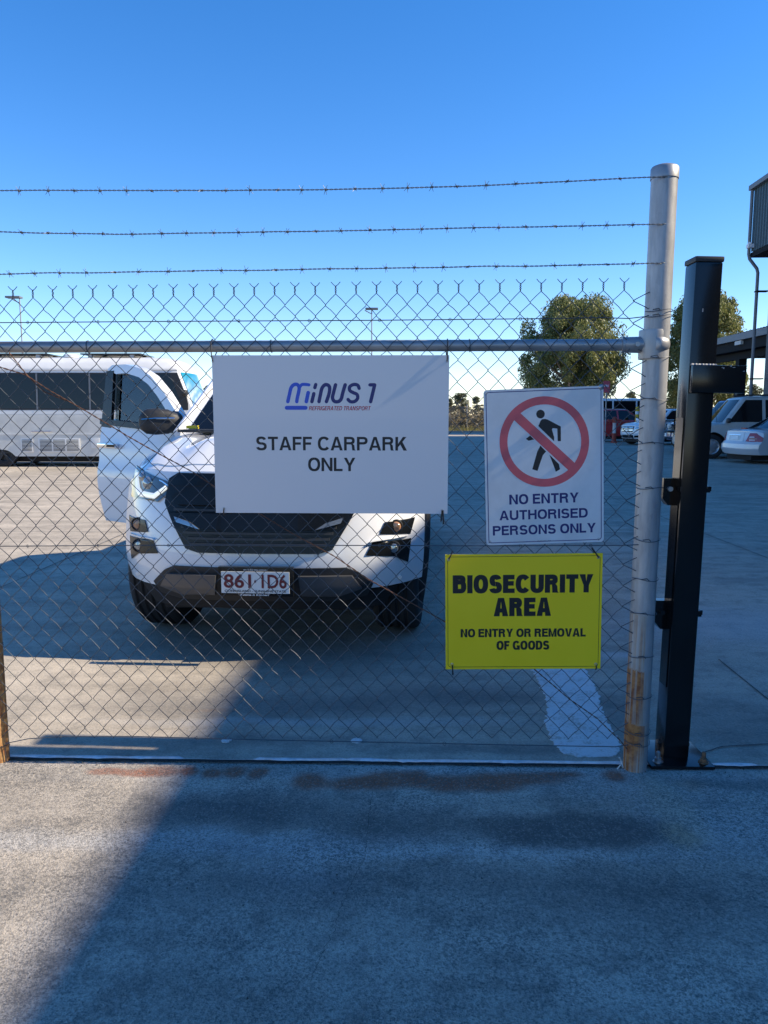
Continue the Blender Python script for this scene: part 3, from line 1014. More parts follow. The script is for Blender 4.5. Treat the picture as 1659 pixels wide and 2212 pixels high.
def wheel(parent, x, y, r_, w, sg, rimf=0.64, spokes=10, steer=0.0, tread=False, rim_mat='rim'):
    t = MB()
    hw = w / 2
    prof = [(r_ * rimf, -hw * .8), (r_ * .80, -hw), (r_ * .93, -hw * .96), (r_ * .985, -hw * .82)]
    if tread:
        g = r_ - 0.012
        for c_ in (-.5, -.17, .17, .5):
            k = hw * .8
            prof += [(r_ * .998, c_ * k * 1.3 - .022), (g, c_ * k * 1.3 - .012), (g, c_ * k * 1.3 - .002), (r_, c_ * k * 1.3 + .006)]
    else:
        prof += [(r_, -hw * .5), (r_, hw * .5)]
    prof += [(r_ * .985, hw * .82), (r_ * .93, hw * .96), (r_ * .80, hw), (r_ * rimf, hw * .8), (r_ * rimf, -hw * .8)]
    t.lathe(prof, 40, 'x')
    o = t.build('wheel', M['tyre'], parent, smooth=40)
    o.location = (x, y, r_)
    o.rotation_euler = (0, 0, steer)
    rm = MB()
    ro = r_ * rimf
    rm.lathe([(ro, sg * hw * .78), (ro * .97, sg * hw * .86), (ro * .90, sg * hw * .80), (ro * .88, sg * hw * .2), (0.001, sg * hw * .2)], 28, 'x')
    for k in range(spokes):
        a = 2 * math.pi * k / spokes
        ca, sa = math.cos(a), math.sin(a)
        pts = []
        for rr, ww in ((ro * .12, ro * .12), (ro * .92, ro * .085)):
            for q in (-1, 1):
                pts.append((rr * ca - q * ww * sa, rr * sa + q * ww * ca))
        x0, x1 = sg * hw * .35, sg * hw * .80
        vs = [(x0, p_[0], p_[1]) for p_ in pts] + [(x1, p_[0], p_[1]) for p_ in pts]
        rm.add(vs, [(0, 1, 3, 2), (4, 6, 7, 5), (0, 4, 5, 1), (2, 3, 7, 6), (0, 2, 6, 4), (1, 5, 7, 3)])
    rm.lathe([(ro * .2, sg * hw * .4), (ro * .2, sg * hw * .84), (.001, sg * hw * .86)], 12, 'x')
    rm.build('rim', M[rim_mat], o, smooth=30)
    return o

def text_mesh(s, x0, x1, y0, y1, z, bold=0.0, shear=0.0, thick=0.0):
    cu = bpy.data.curves.new('txt', 'FONT')
    cu.body = s
    cu.size = 1.0
    cu.offset = bold
    cu.shear = shear
    cu.resolution_u = 3
    ob = bpy.data.objects.new('txt', cu)
    col.objects.link(ob)
    dg = bpy.context.evaluated_depsgraph_get()
    me = bpy.data.meshes.new_from_object(ob.evaluated_get(dg))
    bpy.data.objects.remove(ob)
    xs = [v.co.x for v in me.vertices]; ys = [v.co.y for v in me.vertices]
    ax, bx, ay, by = min(xs), max(xs), min(ys), max(ys)
    b = MB()
    b.add([(lerp(x0, x1, (v.co.x - ax) / (bx - ax)), lerp(y0, y1, (v.co.y - ay) / (by - ay)), z) for v in me.vertices], [tuple(p.vertices) for p in me.polygons])
    bpy.data.meshes.remove(me)
    return b

# ---- the white pickup facing the fence
PW = 0.915
def pk_top(x, y):
    u = abs(x)
    f = 1 - sstep(1.15, 1.5, y)
    plate = 0.052 * (1 - sstep(0.42, 0.56, u)) * f * sstep(-0.1, .35, y)
    fend = 0.020 * sstep(0.56, 0.72, u) * (1 - sstep(0.76, 0.92, u)) * f
    return plate + fend - 0.055 * sstep(.62, .93, u) * f
pk = Car(L=5.26, W=PW, tops=[(0, 1.05), (.10, 1.10), (.35, 1.16), (.8, 1.215), (1.2, 1.235), (1.5, 1.235), (3.4, 1.24), (3.45, 1.18), (5.26, 1.18)], axles=(.80, 4.0), rw=.40, ar=.475,
         zb=.40, nb=.42, nl=1.05, shp=(.21, 4.6), topfn=pk_top, rake=[(.28, .10), (.42, .02), (.55, 0), (.75, .03), (1.03, .10), (1.14, .14)], tum=.045, zmid=.7)
PKYAW = R(-3.6)
PKP = A(557, 1253, 4.17); PKP.z = 0
pt = thing('pickup_truck', 'white dual cab pickup truck with black grille and its door open', 'pickup truck', PKP, (0, 0, PKYAW))
pinv = Matrix.Rotation(-PKYAW, 3, 'Z')
def pkbox(px, py, plane=None):                   # picture point -> (x, z) on the front skin
    o_ = pinv @ (Vector((0, 0, CAM_H)) - PKP)
    d = pinv @ ray(px, py)
    yl = 0.0
    for _ in range(12):
        t = (yl - o_.y) / d.y
        x, z = o_.x + d.x * t, o_.z + d.z * t
        if plane is not None: yl = plane
        else:
            x = max(-PW * 1.02, min(PW * 1.02, x))
            yl = lerp(yl, pk.D(x, 0, z)[1], .7)
    return (x / (1 - pk.tum * ((z - pk.zmid) / .5) ** 2), z)
def mir(poly): return [(-x, z) for x, z in reversed(poly)]
def pkp(*q): return [pkbox(x, y) for x, y in q]
pk.body(M['white_paint'], pt)
# bonnet lid, a separate pressing 6 mm proud
b = MB()
rows, rows2 = [], []
for i in range(19):
    y = lerp(.05, 1.17, i / 18)
    rw, r2 = [], []
    for k in range(25):
        x = lerp(-.715, .715, k / 24)
        q = pk.D(x, y, pk.top(x, y)); rw.append((q[0], q[1], q[2] + .007)); r2.append((q[0], q[1], q[2] - .01))
    rows.append(rw); rows2.append(r2)
b.grid(rows)
b.grid([rows[0], rows2[0]]); b.grid([[r_[0] for r_ in rows], [r_[0] for r_ in rows2]]); b.grid([[r_[-1] for r_ in rows], [r_[-1] for r_ in rows2]])
b.build('bonnet', M['white_paint'], pt, smooth=50)
# grille
gl = pkp((385, 1021), (366, 1033), (357, 1085), (371, 1122), (402, 1184), (428, 1193))
gpoly = gl + [(-x, z) for x, z in reversed(gl)]
gr = pk.patch(gpoly, .012, nz=16, nx=20, thick=.03).build('grille', M['gloss_black'], pt, smooth=30)
zt_, zb_ = gl[0][1], gl[-1][1]
def gspan(z):
    xs = []
    for (xa, za), (xb, zb2) in zip(gl, gl[1:]):
        if (za - z) * (zb2 - z) <= 0 and za != zb2: xs.append(abs(xa + (xb - xa) * (z - za) / (zb2 - za)))
    return max(xs) if xs else .4
for i in range(7):
    z = lerp(zb_ + .05, zb_ + .235, i / 6)
    w = gspan(z) - .05
    pk.patch([(-w, z - .0065), (w, z - .0065), (w, z + .0065), (-w, z + .0065)], .030, nz=2, nx=16, thick=.03).build('grille_slat', M['slat'], gr, smooth=30)
for (za, zb2, off) in ((zt_ - .17, zt_ - .07, .045), (zt_ - .30, zt_ - .215, .040)):
    w1, w0 = gspan(zb2) - .015, gspan(za) - .015
    pk.patch([(-w0 + .06, za), (w0 - .06, za), (w1, zb2), (-w1, zb2)], off, nz=4, nx=18, thick=.05).build('grille_bar', M['gloss_black'], gr, smooth=30)
# mouldings at both ends of the wide grille bars
for sg in (-1, 1):
    w0 = gspan(zt_ - .3)
    q = [(sg * (w0 - .005), zt_ - .235), (sg * (w0 - .02), zt_ - .265), (sg * (w0 - .16), zt_ - .30), (sg * (w0 - .10), zt_ - .262)]
    pk.patch(q, .05, nz=4, nx=6, thick=.02).build('grille_trim', M['lamp_lens'], gr, smooth=30)
# emblem-free badge bar is hidden behind the sign; head lamps
hl = pkp((292, 1006), (366, 1041), (379, 1054), (341, 1084), (283, 1072))
for s_, poly in ((1, hl), (-1, mir(hl))):
    lamp = pk.patch(poly, .010, nz=10, nx=10, thick=.03).build('headlight', M['lamp_dark'], pt, smooth=30)
    drl = pkp((296, 1022), (300, 1056), (306, 1066), (336, 1071), (361, 1052))
    pts = [pk.D(s_ * x, -.016, z) for x, z in drl]
    MB().tube(pts, [.010, .017, .019, .016, .012], 8).build('running_light', M['drl'], lamp)
    c_ = pkp((322, 1044))[0]
    q = pk.D(s_ * c_[0], -.004, c_[1])
    MB().lathe([(.001, -.03), (.03, -.022), (.042, 0), (.046, .02)], 16, 'y', q).build('projector', M['lamp_lens'], lamp)
    c_ = pkp((308, 1030))[0]
    q = pk.D(s_ * c_[0], -.002, c_[1])
    MB().lathe([(.001, -.025), (.022, -.018), (.03, 0), (.033, .02)], 14, 'y', q).build('projector', M['lamp_lens'], lamp)
    c2 = [pk.D(s_ * x, -.013, z) for x, z in pkp((293, 1012), (352, 1040), (372, 1054))]
    MB().tube(c2, .005, 6).build('lamp_trim', M['chrome'], lamp)
# lamp pockets in the bumper corners
f1 = pkp((279, 1112), (313, 1123), (320, 1149), (282, 1147))
f2 = pkp((281, 1156), (330, 1165), (341, 1195), (299, 1195), (284, 1207))
for s_ in (1, -1):
    for poly, lc, mm, nm in ((f1, (298, 1132), 'amber', 'indicator'), (f2, (300, 1178), 'lamp_lens', 'fog_light')):
        pp = poly if s_ == 1 else mir(poly)
        h_ = pk.patch(pp, .006, nz=8, nx=8, thick=.02).build('lamp_pocket', M['gloss_black'], pt, smooth=30)
        c_ = pkp(lc)[0]
        q = pk.D(s_ * c_[0], -.004, c_[1])
        MB().lathe([(.001, -.016), (.022, -.013), (.031, -.003), (.034, .02)], 16, 'y', q).build(nm, M[mm], h_)
        MB().lathe([(.036, -.005), (.040, -.003), (.040, .02), (.034, .02), (.036, -.005)], 18, 'y', q).build('lamp_ring', M['black_plastic'], h_)
    fin = pkp((284, 1150), (330, 1161), (336, 1166), (325, 1163))
    pp = fin if s_ == 1 else mir(fin)
    pk.patch(pp, .025, nz=4, nx=6, thick=.03).build('bumper_fin', M['white_paint'], pt, smooth=30)
# lower bumper: black skid with raised centre
lb = pkp((376, 1221), (357, 1229), (333, 1254), (349, 1278), (392, 1291))
lbp = lb + [(-x, z) for x, z in reversed(lb)]
low = pk.patch(lbp, .016, nz=10, nx=24, thick=.06).build('lower_bumper', M['black_plastic'], pt, smooth=30)
for s_ in (1, -1):
    q = [(s_ * x, z) for x, z in pkp((366, 1236), (352, 1262), (398, 1280), (470, 1281), (470, 1240), (392, 1237))]
    pk.patch(q, .05, nz=8, nx=8, thick=.05).build('skid_panel', M['satin_grey'], low, smooth=30)
lip = [(-.70, .27), (.70, .27), (.78, .385), (-.78, .385)]
pk.patch(lip, -.03, nz=4, nx=16, thick=.35).build('air_dam', M['dark_void'], pt, smooth=30)
for px_, py_ in ((434, 1196), (296, 1240)):
    x, z = pkp((px_, py_))[0]
    for s_ in (1, -1):
        q = pk.D(s_ * x, -.003, z)
        MB().lathe([(.001, -.003), (.012, -.002), (.014, .006)], 14, 'y', q).build('parking_sensor', M['bus_paint'], pt)
# wheel arch flares
for s_ in (1, -1):
    for yc in pk.axles:
        rows = []
        for i in range(25):
            a = R(-28 + 236 * i / 24)
            rr = []
            for (dr, dx) in ((-.012, -.05), (-.012, .028), (.03, .034), (.075, .012), (.08, -.03)):
                y_ = yc + (pk.ar + dr) * math.cos(a); z_ = pk.rw + (pk.ar + dr) * math.sin(a)
                q = pk.D(s_ * PW, max(0, y_), max(.2, z_))
                rr.append((q[0] + s_ * dx, q[1] if y_ > 0 else q[1] + y_, q[2]))
            rows.append(rr)
        bb = MB(); bb.grid(rows)
        bb.build('arch_flare', M['black_plastic'], pt, smooth=40)
        wheel(pt, s_ * .752, yc, .40, .29, s_, spokes=6, tread=True, steer=R(-3) if yc < 2 else 0)
# number plate
x, z = pkbox(554, 1254, -.07)
npb = MB().box((x - .205, -.095, z - .082), (x + .205, -.055, z + .078)).build('plate_frame', M['gloss_black'], pt, bevel=.004, smooth=40)
np_ = MB().box((x - .186, -.101, z - .064), (x + .186, -.096, z + .054)).build('number_plate', M['plate_white'], npb, smooth=0)
rx = Matrix.Translation((x, -.1035, z)) @ Matrix.Rotation(math.pi / 2, 4, 'X')
parts = MB()
for s, a, c_ in (('861', -.172, -.022), ('1D6', .035, .172)):
    q = text_mesh(s, a, c_, -.036, .042, 0, .02)
    parts.add(q.v, q.f)
parts.add([(.0, .012, 0), (.006, 0.002, 0), (.0, -.008, 0), (-.006, .002, 0)], [(0, 1, 2, 3)])
parts.build('plate_number', M['maroon'], npb, smooth=0, recalc=False, matrix=rx)
text_mesh('QUEENSLAND - SUNSHINE STATE', -.168, .168, -.060, -.045, 0, .015).build('plate_state', M['ink'], npb, smooth=0, recalc=False, matrix=rx)
rf = Matrix.Translation((x, -.0975, z)) @ Matrix.Rotation(math.pi / 2, 4, 'X')
text_mesh('www.keema.com.au', -.065, .065, .060, .070, 0, .01).build('frame_address', M['white_print'], npb, smooth=0, recalc=False, matrix=rf)
text_mesh('Keema is Keener!', -.085, .075, -.079, -.067, 0, .03, .25).build('frame_slogan', M['white_print'], npb, smooth=0, recalc=False, matrix=rf)
# cab
cab = Cab(yb0=1.16, yt0=1.92, yt1=3.12, yb1=3.42, zb=1.235, zt=1.80, wb=.865, wt=.66, bow=.13, rcor=.10)
cab.shell(M['white_paint'], pt)
cab.front_glass().build('windscreen', M['dark_glass'], pt)
cab.front_glass(rear=True).build('rear_window', M['dark_glass'], pt)
for sg in (-1, 1):
    cab.side_glass(sg, 1.4, 2.32).build('side_window' if sg > 0 else 'door_opening_shade', M['dark_glass'] if sg > 0 else M['dark_void'], pt)  # driver's side: dark sheet painted in for the unlit cab inside
    cab.side_glass(sg, 2.42, 3.3).build('side_window', M['dark_glass'], pt)
    for yy in (2.25, 3.1):
        if sg > 0 or yy > 3:
            MB().box((sg * .905, yy - .09, .97), (sg * .935, yy + .09, 1.0)).build('door_handle', M['chrome'], pt, bevel=.006)
pk.patch([(1.36, .53), (2.36, .53), (2.36, 1.19), (1.36, 1.19)], .006, 'left').build('door_opening_shade', M['dark_void'], pt)  # flat dark plate on the body, shade of the open doorway as colour
for s_ in (1, -1):
    MB().tube([(s_ * .80, 1.45, 1.30), (s_ * .74, 1.7, 1.5), (s_ * .70, 1.9, 1.7)], .004, 6)
    pts = []
    for t in (.0, .25, .5, .75, .95):
        hw = lerp(cab.wb, cab.wt, t)
        pts.append((s_ * (hw - .055), lerp(cab.yb0, cab.yt0, t) - .03, lerp(cab.zb, cab.zt, t) + .008))
    MB().tube(pts, .028, 8).build('windscreen_pillar', M['white_paint'], pt)
MB().box((-.76, .99, 1.255), (.76, 1.13, 1.275)).build('cowl', M['black_plastic'], pt, bevel=.008)
cx_ = A(440, 917, 5.75)
q = pinv @ (cx_ - PKP)
MB().box((-.72, 1.06, 1.28), (-.64, 1.09, 1.30)).build('yellow_sticker', M['sticker_yellow'], pt)
MB().box((-.80, 3.5, 1.145), (.80, 5.15, 1.175)).build('tonneau_cover', M['black_plastic'], pt, bevel=.01)
for s_ in (1, -1):
    pk.patch([(s_ * .70, .75), (s_ * .88, .75), (s_ * .88, 1.08), (s_ * .70, 1.08)], .01, 'rear').build('tail_light', M['tail_red'], pt)
# left mirror (image right)
def mirror_head(parent, x, y, z, sg, m='black_plastic', sc=1.0, matrix=None):
    rows = []
    prof = [(0.0, .10, .50), (.03, .60, .80), (.10, .92, .96), (.20, 1.0, 1.0), (.27, .92, .92), (.31, .60, .62), (.325, .2, .3)]
    for d, kz, ky in prof:
        rw = []
        for k in range(17):
            a = 2 * math.pi * k / 16
            ca, sa = math.cos(a), math.sin(a)
            e = 0.55
            cy_ = math.copysign(abs(ca) ** e, ca); cz_ = math.copysign(abs(sa) ** e, sa)
            rw.append((x + sg * d * sc, y + cy_ * .085 * ky * sc, z + cz_ * .105 * kz * sc))
        rows.append(rw)
    mb = MB(); mb.grid(rows)
    mb.add(rows[0][:-1], [tuple(range(16))]); mb.add(rows[-1][:-1], [tuple(range(16))])
    return mb
mh = mirror_head(pt, .815, 1.55, 1.34, 1, sc=.86).build('wing_mirror', M['black_plastic'], pt)
MB().box((.74, 1.50, 1.24), (.86, 1.57, 1.29)).build('mirror_arm', M['black_plastic'], mh, bevel=.01)
MB().box((.88, 1.470, 1.362), (1.04, 1.478, 1.371)).build('mirror_trim', M['chrome'], mh)
# open driver's door, hinged at the front edge: built along +Y from the hinge, outer face towards -X
door = thing('door_pivot', None, None)
bpy.data.objects.remove(door)
DA = R(58)
DM = Matrix.Translation((-.775, 1.40, 0)) @ Matrix.Rotation(DA, 4, 'Z')
def dout(u, z):                                   # outer skin bulge
    return -.035 - .045 * math.sin(math.pi * min(1, max(0, (z - .35) / .95))) - .016 * sstep(1.0, .93, z) + .012 * sstep(1.10, 1.2, z)
b = MB()
rows, back = [], []
zs = [.53, .56, .60, .66, .70, .76, .84, .92, .96, 1.0, 1.06, 1.10, 1.15, 1.20, 1.25]
for z in zs:
    u1 = 1.06 if z > .8 else lerp(1.0, 1.06, (z - .53) / .27)
    lift = .07 * sstep(.95, 1.25, z)
    rows.append([(dout(0, z), u1 * k / 10, z + lift * k / 10) for k in range(11)])
    back.append([(.10, u1 * k / 10, z + lift * k / 10) for k in range(11)])
b.grid(rows); b.grid(back)
for e in (0, -1):
    b.grid([[r_[e] for r_ in rows], [r_[e] for r_ in back]])
b.grid([rows[0], back[0]]); b.grid([rows[-1], back[-1]])
dr = b.build('open_door', M['white_paint'], pt, smooth=30, matrix=DM)
dr['label'] = 'white front door swung wide open'
def dprism(poly, x0, x1): # poly in (u, z)
    m_ = MB(); m_.prism(poly, x0, x1, lambda a, c_, h: (h + .11 * max(0, (c_ - 1.12)) ** 1.0, a, c_)); return m_
fo = [(.02, 1.24), (.16, 1.39), (.32, 1.545), (.48, 1.665), (.62, 1.73), (.80, 1.765), (.97, 1.765), (1.03, 1.73), (1.06, 1.3)]
fi = [(.14, 1.27), (.25, 1.38), (.38, 1.505), (.50, 1.60), (.62, 1.66), (.78, 1.695), (.90, 1.695), (.90, 1.69), (.915, 1.3)]
bar = [(.95, 1.13), (1.06, 1.13), (1.03, 1.70), (.97, 1.735), (.93, 1.70)]
fr_ = MB()
n = len(fo)
for x_ in (-.05, .02):
    pass
vo = []
for x_ in (-.05, .03):
    for pl in (fo[:8], fi[:8]):
        vo += [(x_ + .11 * (c_ - 1.12), a, c_) for a, c_ in pl]
k = 8
fs = []
for i in range(k - 1):
    fs += [(i, i + 1, k + i + 1, k + i), (2 * k + i, 3 * k + i, 3 * k + i + 1, 2 * k + i + 1), (i, 2 * k + i, 2 * k + i + 1, i + 1), (k + i, k + i + 1, 3 * k + i + 1, 3 * k + i)]
fr_.add(vo, fs)
fr_.build('window_frame', M['white_paint'], dr, smooth=40, matrix=DM)
dprism([(.935, 1.27), (1.062, 1.28), (1.032, 1.72), (.94, 1.72)], -.056, -.030).build('window_pillar', M['gloss_black'], dr, smooth=0, matrix=DM)
dprism([(.02, 1.23), (1.06, 1.30), (1.06, 1.345), (.05, 1.275)], -.072, .03).build('window_seal', M['gloss_black'], dr, smooth=0, matrix=DM)
gl_ = dprism([(.06, 1.25), (.25, 1.40), (.38, 1.525), (.50, 1.62), (.62, 1.68), (.78, 1.71), (.945, 1.71), (.945, 1.30)], -.012, -.006)
gl_.build('window_glass', M['car_glass'], dr, smooth=0, matrix=DM)
b = MB().box((-.108, .80, 1.115), (-.075, 1.03, 1.15))
hd = b.build('door_handle', M['chrome'], dr, bevel=.008, matrix=DM)
MB().box((-.112, .80, 1.122), (-.1085, .90, 1.144)).build('handle_cap', M['gloss_black'], dr, matrix=DM)
mb = mirror_head(dr, -.07, .05, 1.325, -1, sc=.90)
mh = mb.build('wing_mirror', M['black_plastic'], dr, matrix=DM @ Matrix.Translation((-.07, .05, 0)) @ Matrix.Rotation(R(-36), 4, 'Z') @ Matrix.Translation((.07, -.05, 0)))
MT = DM @ Matrix.Translation((-.07, .05, 0)) @ Matrix.Rotation(R(-36), 4, 'Z') @ Matrix.Translation((.07, -.05, 0))
MB().tube([(-.12, -.036, 1.350), (-.25, -.034, 1.348), (-.345, -.022, 1.340)], .006, 6).build('mirror_trim', M['chrome'], dr, matrix=MT)
dprism([(.02, 1.24), (.28, 1.26), (.15, 1.40), (.10, 1.37)], -.085, -.045).build('mirror_base', M['gloss_black'], dr, smooth=0, matrix=DM)

# ---- generic parked cars
def generic(label, paint, loc, rz, c, cb_, wheels=True, nm='parked_car', cat='car', windows=((1.3, 2.3), (2.4, 3.4)), spokes=10, glass='dark_glass', mirror='body', group='cars parked along the carport side'):
    t = thing(nm, label, cat, loc, (0, 0, rz), group)
    c.body(M[paint], t)
    cb_.shell(M[paint], t)
    cb_.front_glass().build('windscreen', M[glass], t)
    cb_.front_glass(rear=True).build('rear_window', M[glass], t)
    for sg in (-1, 1):
        for a, e in windows:
            cb_.side_glass(sg, a, e).build('side_window', M[glass], t)
            MB().box((sg * (c.W - .01), e - .28, c.top(c.W, e) - .16), (sg * (c.W + .03), e - .08, c.top(c.W, e) - .13)).build('door_handle', M[paint], t)
        for yc in c.axles:
            wheel(t, sg * (c.W - .13), yc, c.rw, .23, sg, spokes=spokes)
        mh_ = mirror_head(t, sg * (c.W - .06), windows[0][0] + .1, c.top(c.W, windows[0][0]) + .08, sg, sc=.75)
        mh_.build('wing_mirror', M['black_plastic'] if mirror == 'black' else M[paint], t)
    return t

# silver four wheel drive (nose to the left)
c4 = Car(L=4.8, W=.93, tops=[(0, .98), (.2, 1.04), (1.25, 1.13), (1.5, 1.10), (4.8, 1.10)], axles=(.85, 3.63), rw=.385, ar=.46, zb=.42, nb=.30, tum=.04)
b4 = Cab(yb0=1.15, yt0=1.80, yt1=4.5, yb1=4.72, zb=1.09, zt=1.95, wb=.90, wt=.72)
rz4 = R(-96)
gp = G(1531, 991)
m4 = Matrix.Rotation(rz4, 3, 'Z')
loc4 = gp - m4 @ Vector((.86, .80, 0)); loc4.z = 0
t4 = generic('silver four wheel drive with alloy wheels parked behind the black gate post', 'silver_warm', loc4, rz4, c4, b4, windows=((1.2, 2.35), (2.45, 3.4), (3.5, 4.6)), nm='four_wheel_drive', cat='car', mirror='black', spokes=8)
for sg in (1, -1):
    c4.patch([(sg * .62, .80), (sg * .90, .80), (sg * .90, .95), (sg * .62, .93)], .01).build('headlight', M['lamp_lens'], t4)
c4.patch([(-.55, .72), (.55, .72), (.58, .94), (-.58, .94)], .01).build('grille', M['gloss_black'], t4)
c4.patch([(-.9, .42), (.9, .42), (.9, .66), (-.9, .66)], .05, thick=.08).build('bumper', M['silver_warm'], t4)
MB().tube([(.84, 1.0, 1.12), (.84, .92, 1.6)], .006, 5).build('aerial', M['black_plastic'], t4)
MB().box((-.66, 1.9, 1.985), (-.62, 4.2, 2.02)).build('roof_rail', M['black_plastic'], t4)
MB().box((.62, 1.9, 1.985), (.66, 4.2, 2.02)).build('roof_rail', M['black_plastic'], t4)

# silver sedan seen from behind
cs = Car(L=4.82, W=.91, tops=[(0, .70), (.25, .76), (1.3, .93), (1.5, .94), (3.7, .98), (4.2, .97), (4.6, .95), (4.82, .90)], axles=(.9, 3.75), rw=.33, ar=.37, zb=.26, nb=.35, tb=.30, tl=1.1, tum=.06, zmid=.62,
         rrake=[(.25, .07), (.42, .0), (.58, .02), (.60, .07), (.9, .13)], rc=.09)
bs = Cab(yb0=1.35, yt0=2.05, yt1=3.1, yb1=3.98, zb=.93, zt=1.43, wb=.82, wt=.58, rbow=.08)
rzs = R(97)
gs = G(1690, 1003)
ms = Matrix.Rotation(rzs, 3, 'Z')
locs = gs - ms @ Vector((-.82, 3.75, 0)); locs.z = 0
tsd = generic('silver sedan seen from behind at the right edge with red tail light', 'silver', locs, rzs, cs, bs, windows=((1.5, 2.6), (2.7, 3.6)), nm='sedan', cat='car')
for sg in (1, -1):
    tl_ = cs.patch([(sg * .50, .61), (sg * .905, .60), (sg * .91, .74), (sg * .76, .87), (sg * .60, .87)], .012, 'rear', thick=.03).build('tail_light', M['tail_red'], tsd)
    cs.patch([(sg * .60, .745), (sg * .74, .745), (sg * .73, .775), (sg * .62, .775)], .016, 'rear', thick=.01).build('lens_strip', M['tail_white'], tl_)
    cs.patch([(sg * .62, .665), (sg * .76, .665), (sg * .76, .69), (sg * .62, .69)], .016, 'rear', thick=.01).build('lens_strip', M['tail_white'], tl_)
    cs.patch([(sg * .60, .70), (sg * .8, .70), (sg * .80, .728), (sg * .60, .728)], .014, 'rear', thick=.01).build('lens_strip', M['amber'], tl_)
cs.patch([(-.9, .30), (.9, .30), (.91, .56), (-.91, .56)], .03, 'rear', thick=.05, nx=20).build('bumper', M['silver'], tsd, smooth=40)
cs.patch([(-.40, .60), (.40, .60), (.42, .90), (-.42, .90)], .008, 'rear', thick=.02, nx=12).build('boot_lid', M['silver'], tsd)
cs.patch([(-.26, .66), (.26, .66), (.27, .80), (-.27, .80)], .012, 'rear', thick=.01).build('plate_recess', M['silver_warm'], tsd)
cs.patch([(-.186, .675), (.186, .675), (.186, .785), (-.186, .785)], .018, 'rear', thick=.008).build('number_plate', M['plate_white'], tsd)
cs.patch([(-.28, .805), (.28, .805), (.28, .825), (-.28, .825)], .02, 'rear', thick=.02).build('boot_trim', M['chrome'], tsd)
MB().box((-.12, 4.42, .985), (.12, 4.47, 1.01)).build('brake_light', M['tail_red'], tsd)

# blue four wheel drive with bull bar and snorkel
cbl = Car(L=4.7, W=.90, tops=[(0, 1.0), (.2, 1.10), (1.5, 1.24), (1.8, 1.2), (4.7, 1.18)], axles=(.8, 3.5), rw=.40, ar=.47, zb=.46, nb=.22)
bbl = Cab(yb0=1.55, yt0=2.1, yt1=4.4, yb1=4.6, zb=1.17, zt=1.92, wb=.86, wt=.72)
rzb = R(-86)
pb = A(1450, 975, 28.5); pb.z = 0
tb_ = generic('dark blue four wheel drive with bull bar and snorkel between the posts', 'blue_paint', pb, rzb, cbl, bbl, windows=((1.2, 2.2), (2.3, 3.3)), nm='four_wheel_drive', spokes=6)
bull = MB()
for z in (.55, .80, 1.02):
    bull.tube([cbl.D(x, -.22, z) for x in (-.85, -.4, 0, .4, .85)], .035, 8)
for x in (-.42, .42):
    bull.tube([(x, -.10, .5), (x, -.12, 1.18)], .035, 8)
bull.tube([(-.42, -.12, 1.18), (.42, -.12, 1.18)], .035, 8)
bull.build('bull_bar', M['gloss_black'], tb_)
for x in (-.22, .22):
    dl = MB().lathe([(.001, -.28), (.09, -.26), (.11, -.2), (.08, -.14), (.001, -.13)], 18, 'y', (x, 0, .98)).build('driving_light', M['hydrant_white'], tb_)
for sg in (1, -1):
    cbl.patch([(sg * .60, .78), (sg * .84, .78), (sg * .84, .95), (sg * .60, .95)], .01).build('headlight', M['lamp_lens'], tb_)
cbl.patch([(-.5, .72), (.5, .72), (.5, .96), (-.5, .96)], .01).build('grille', M['gloss_black'], tb_)
MB().box((-.186, -.30, .60), (.186, -.285, .72)).build('number_plate', M['plate_white'], tb_)
MB().tube([(.86, 1.0, 1.15), (.93, 1.35, 1.32), (.86, 1.95, 1.80), (.85, 2.02, 1.93), (.85, 2.02, 2.05)], .05, 8).build('snorkel', M['black_plastic'], tb_)
MB().box((.78, 1.90, 2.03), (.92, 2.12, 2.18)).build('snorkel_head', M['black_plastic'], tb_, bevel=.03)

# white wagon with star grille
cw = Car(L=4.7, W=.93, tops=[(0, .88), (.2, .98), (1.2, 1.08), (1.5, 1.05), (4.7, 1.05)], axles=(.85, 3.7), rw=.36, ar=.42, zb=.30, nb=.35)
bw = Cab(yb0=1.1, yt0=1.9, yt1=4.2, yb1=4.6, zb=1.04, zt=1.65, wb=.88, wt=.64)
pw = A(1353, 955, 36); pw.z = 0
tw = generic('white wagon with chrome star grille parked left of the galvanised post', 'white_paint', pw, R(-72), cw, bw, windows=((1.2, 2.3), (2.4, 3.4)), nm='parked_car', spokes=10)
gw = cw.patch([(-.40, .60), (.40, .60), (.46, .86), (-.46, .86)], .012, thick=.03, nx=12).build('grille', M['gloss_black'], tw)
for z in (.66, .72, .80):
    cw.patch([(-.42, z), (.42, z), (.42, z + .022), (-.42, z + .022)], .025, thick=.02, nx=12, nz=2).build('grille_slat', M['chrome'], gw)
em = MB()
em.lathe([(.105, -.05), (.12, -.055), (.12, -.03), (.105, -.03), (.105, -.05)], 24, 'y', (0, 0, .735))
for k in range(3):
    a = math.pi / 2 + k * 2.0944
    ca, sa = math.cos(a), math.sin(a)
    em.add([(ca * .11, -.05, .735 + sa * .11), (-sa * .018, -.05, .735 + ca * .018), (0, -.062, .735), (sa * .018, -.05, .735 - ca * .018)], [(0, 1, 2), (0, 2, 3)])
em.build('star_emblem', M['chrome'], gw)
for sg in (1, -1):
    cw.patch([(sg * .50, .70), (sg * .88, .74), (sg * .90, .86), (sg * .56, .84)], .012, thick=.03).build('headlight', M['lamp_lens'], tw)
    cw.patch([(sg * .45, .34), (sg * .86, .36), (sg * .86, .46), (sg * .50, .44)], .012, thick=.02).build('bumper_vent', M['gloss_black'], tw)
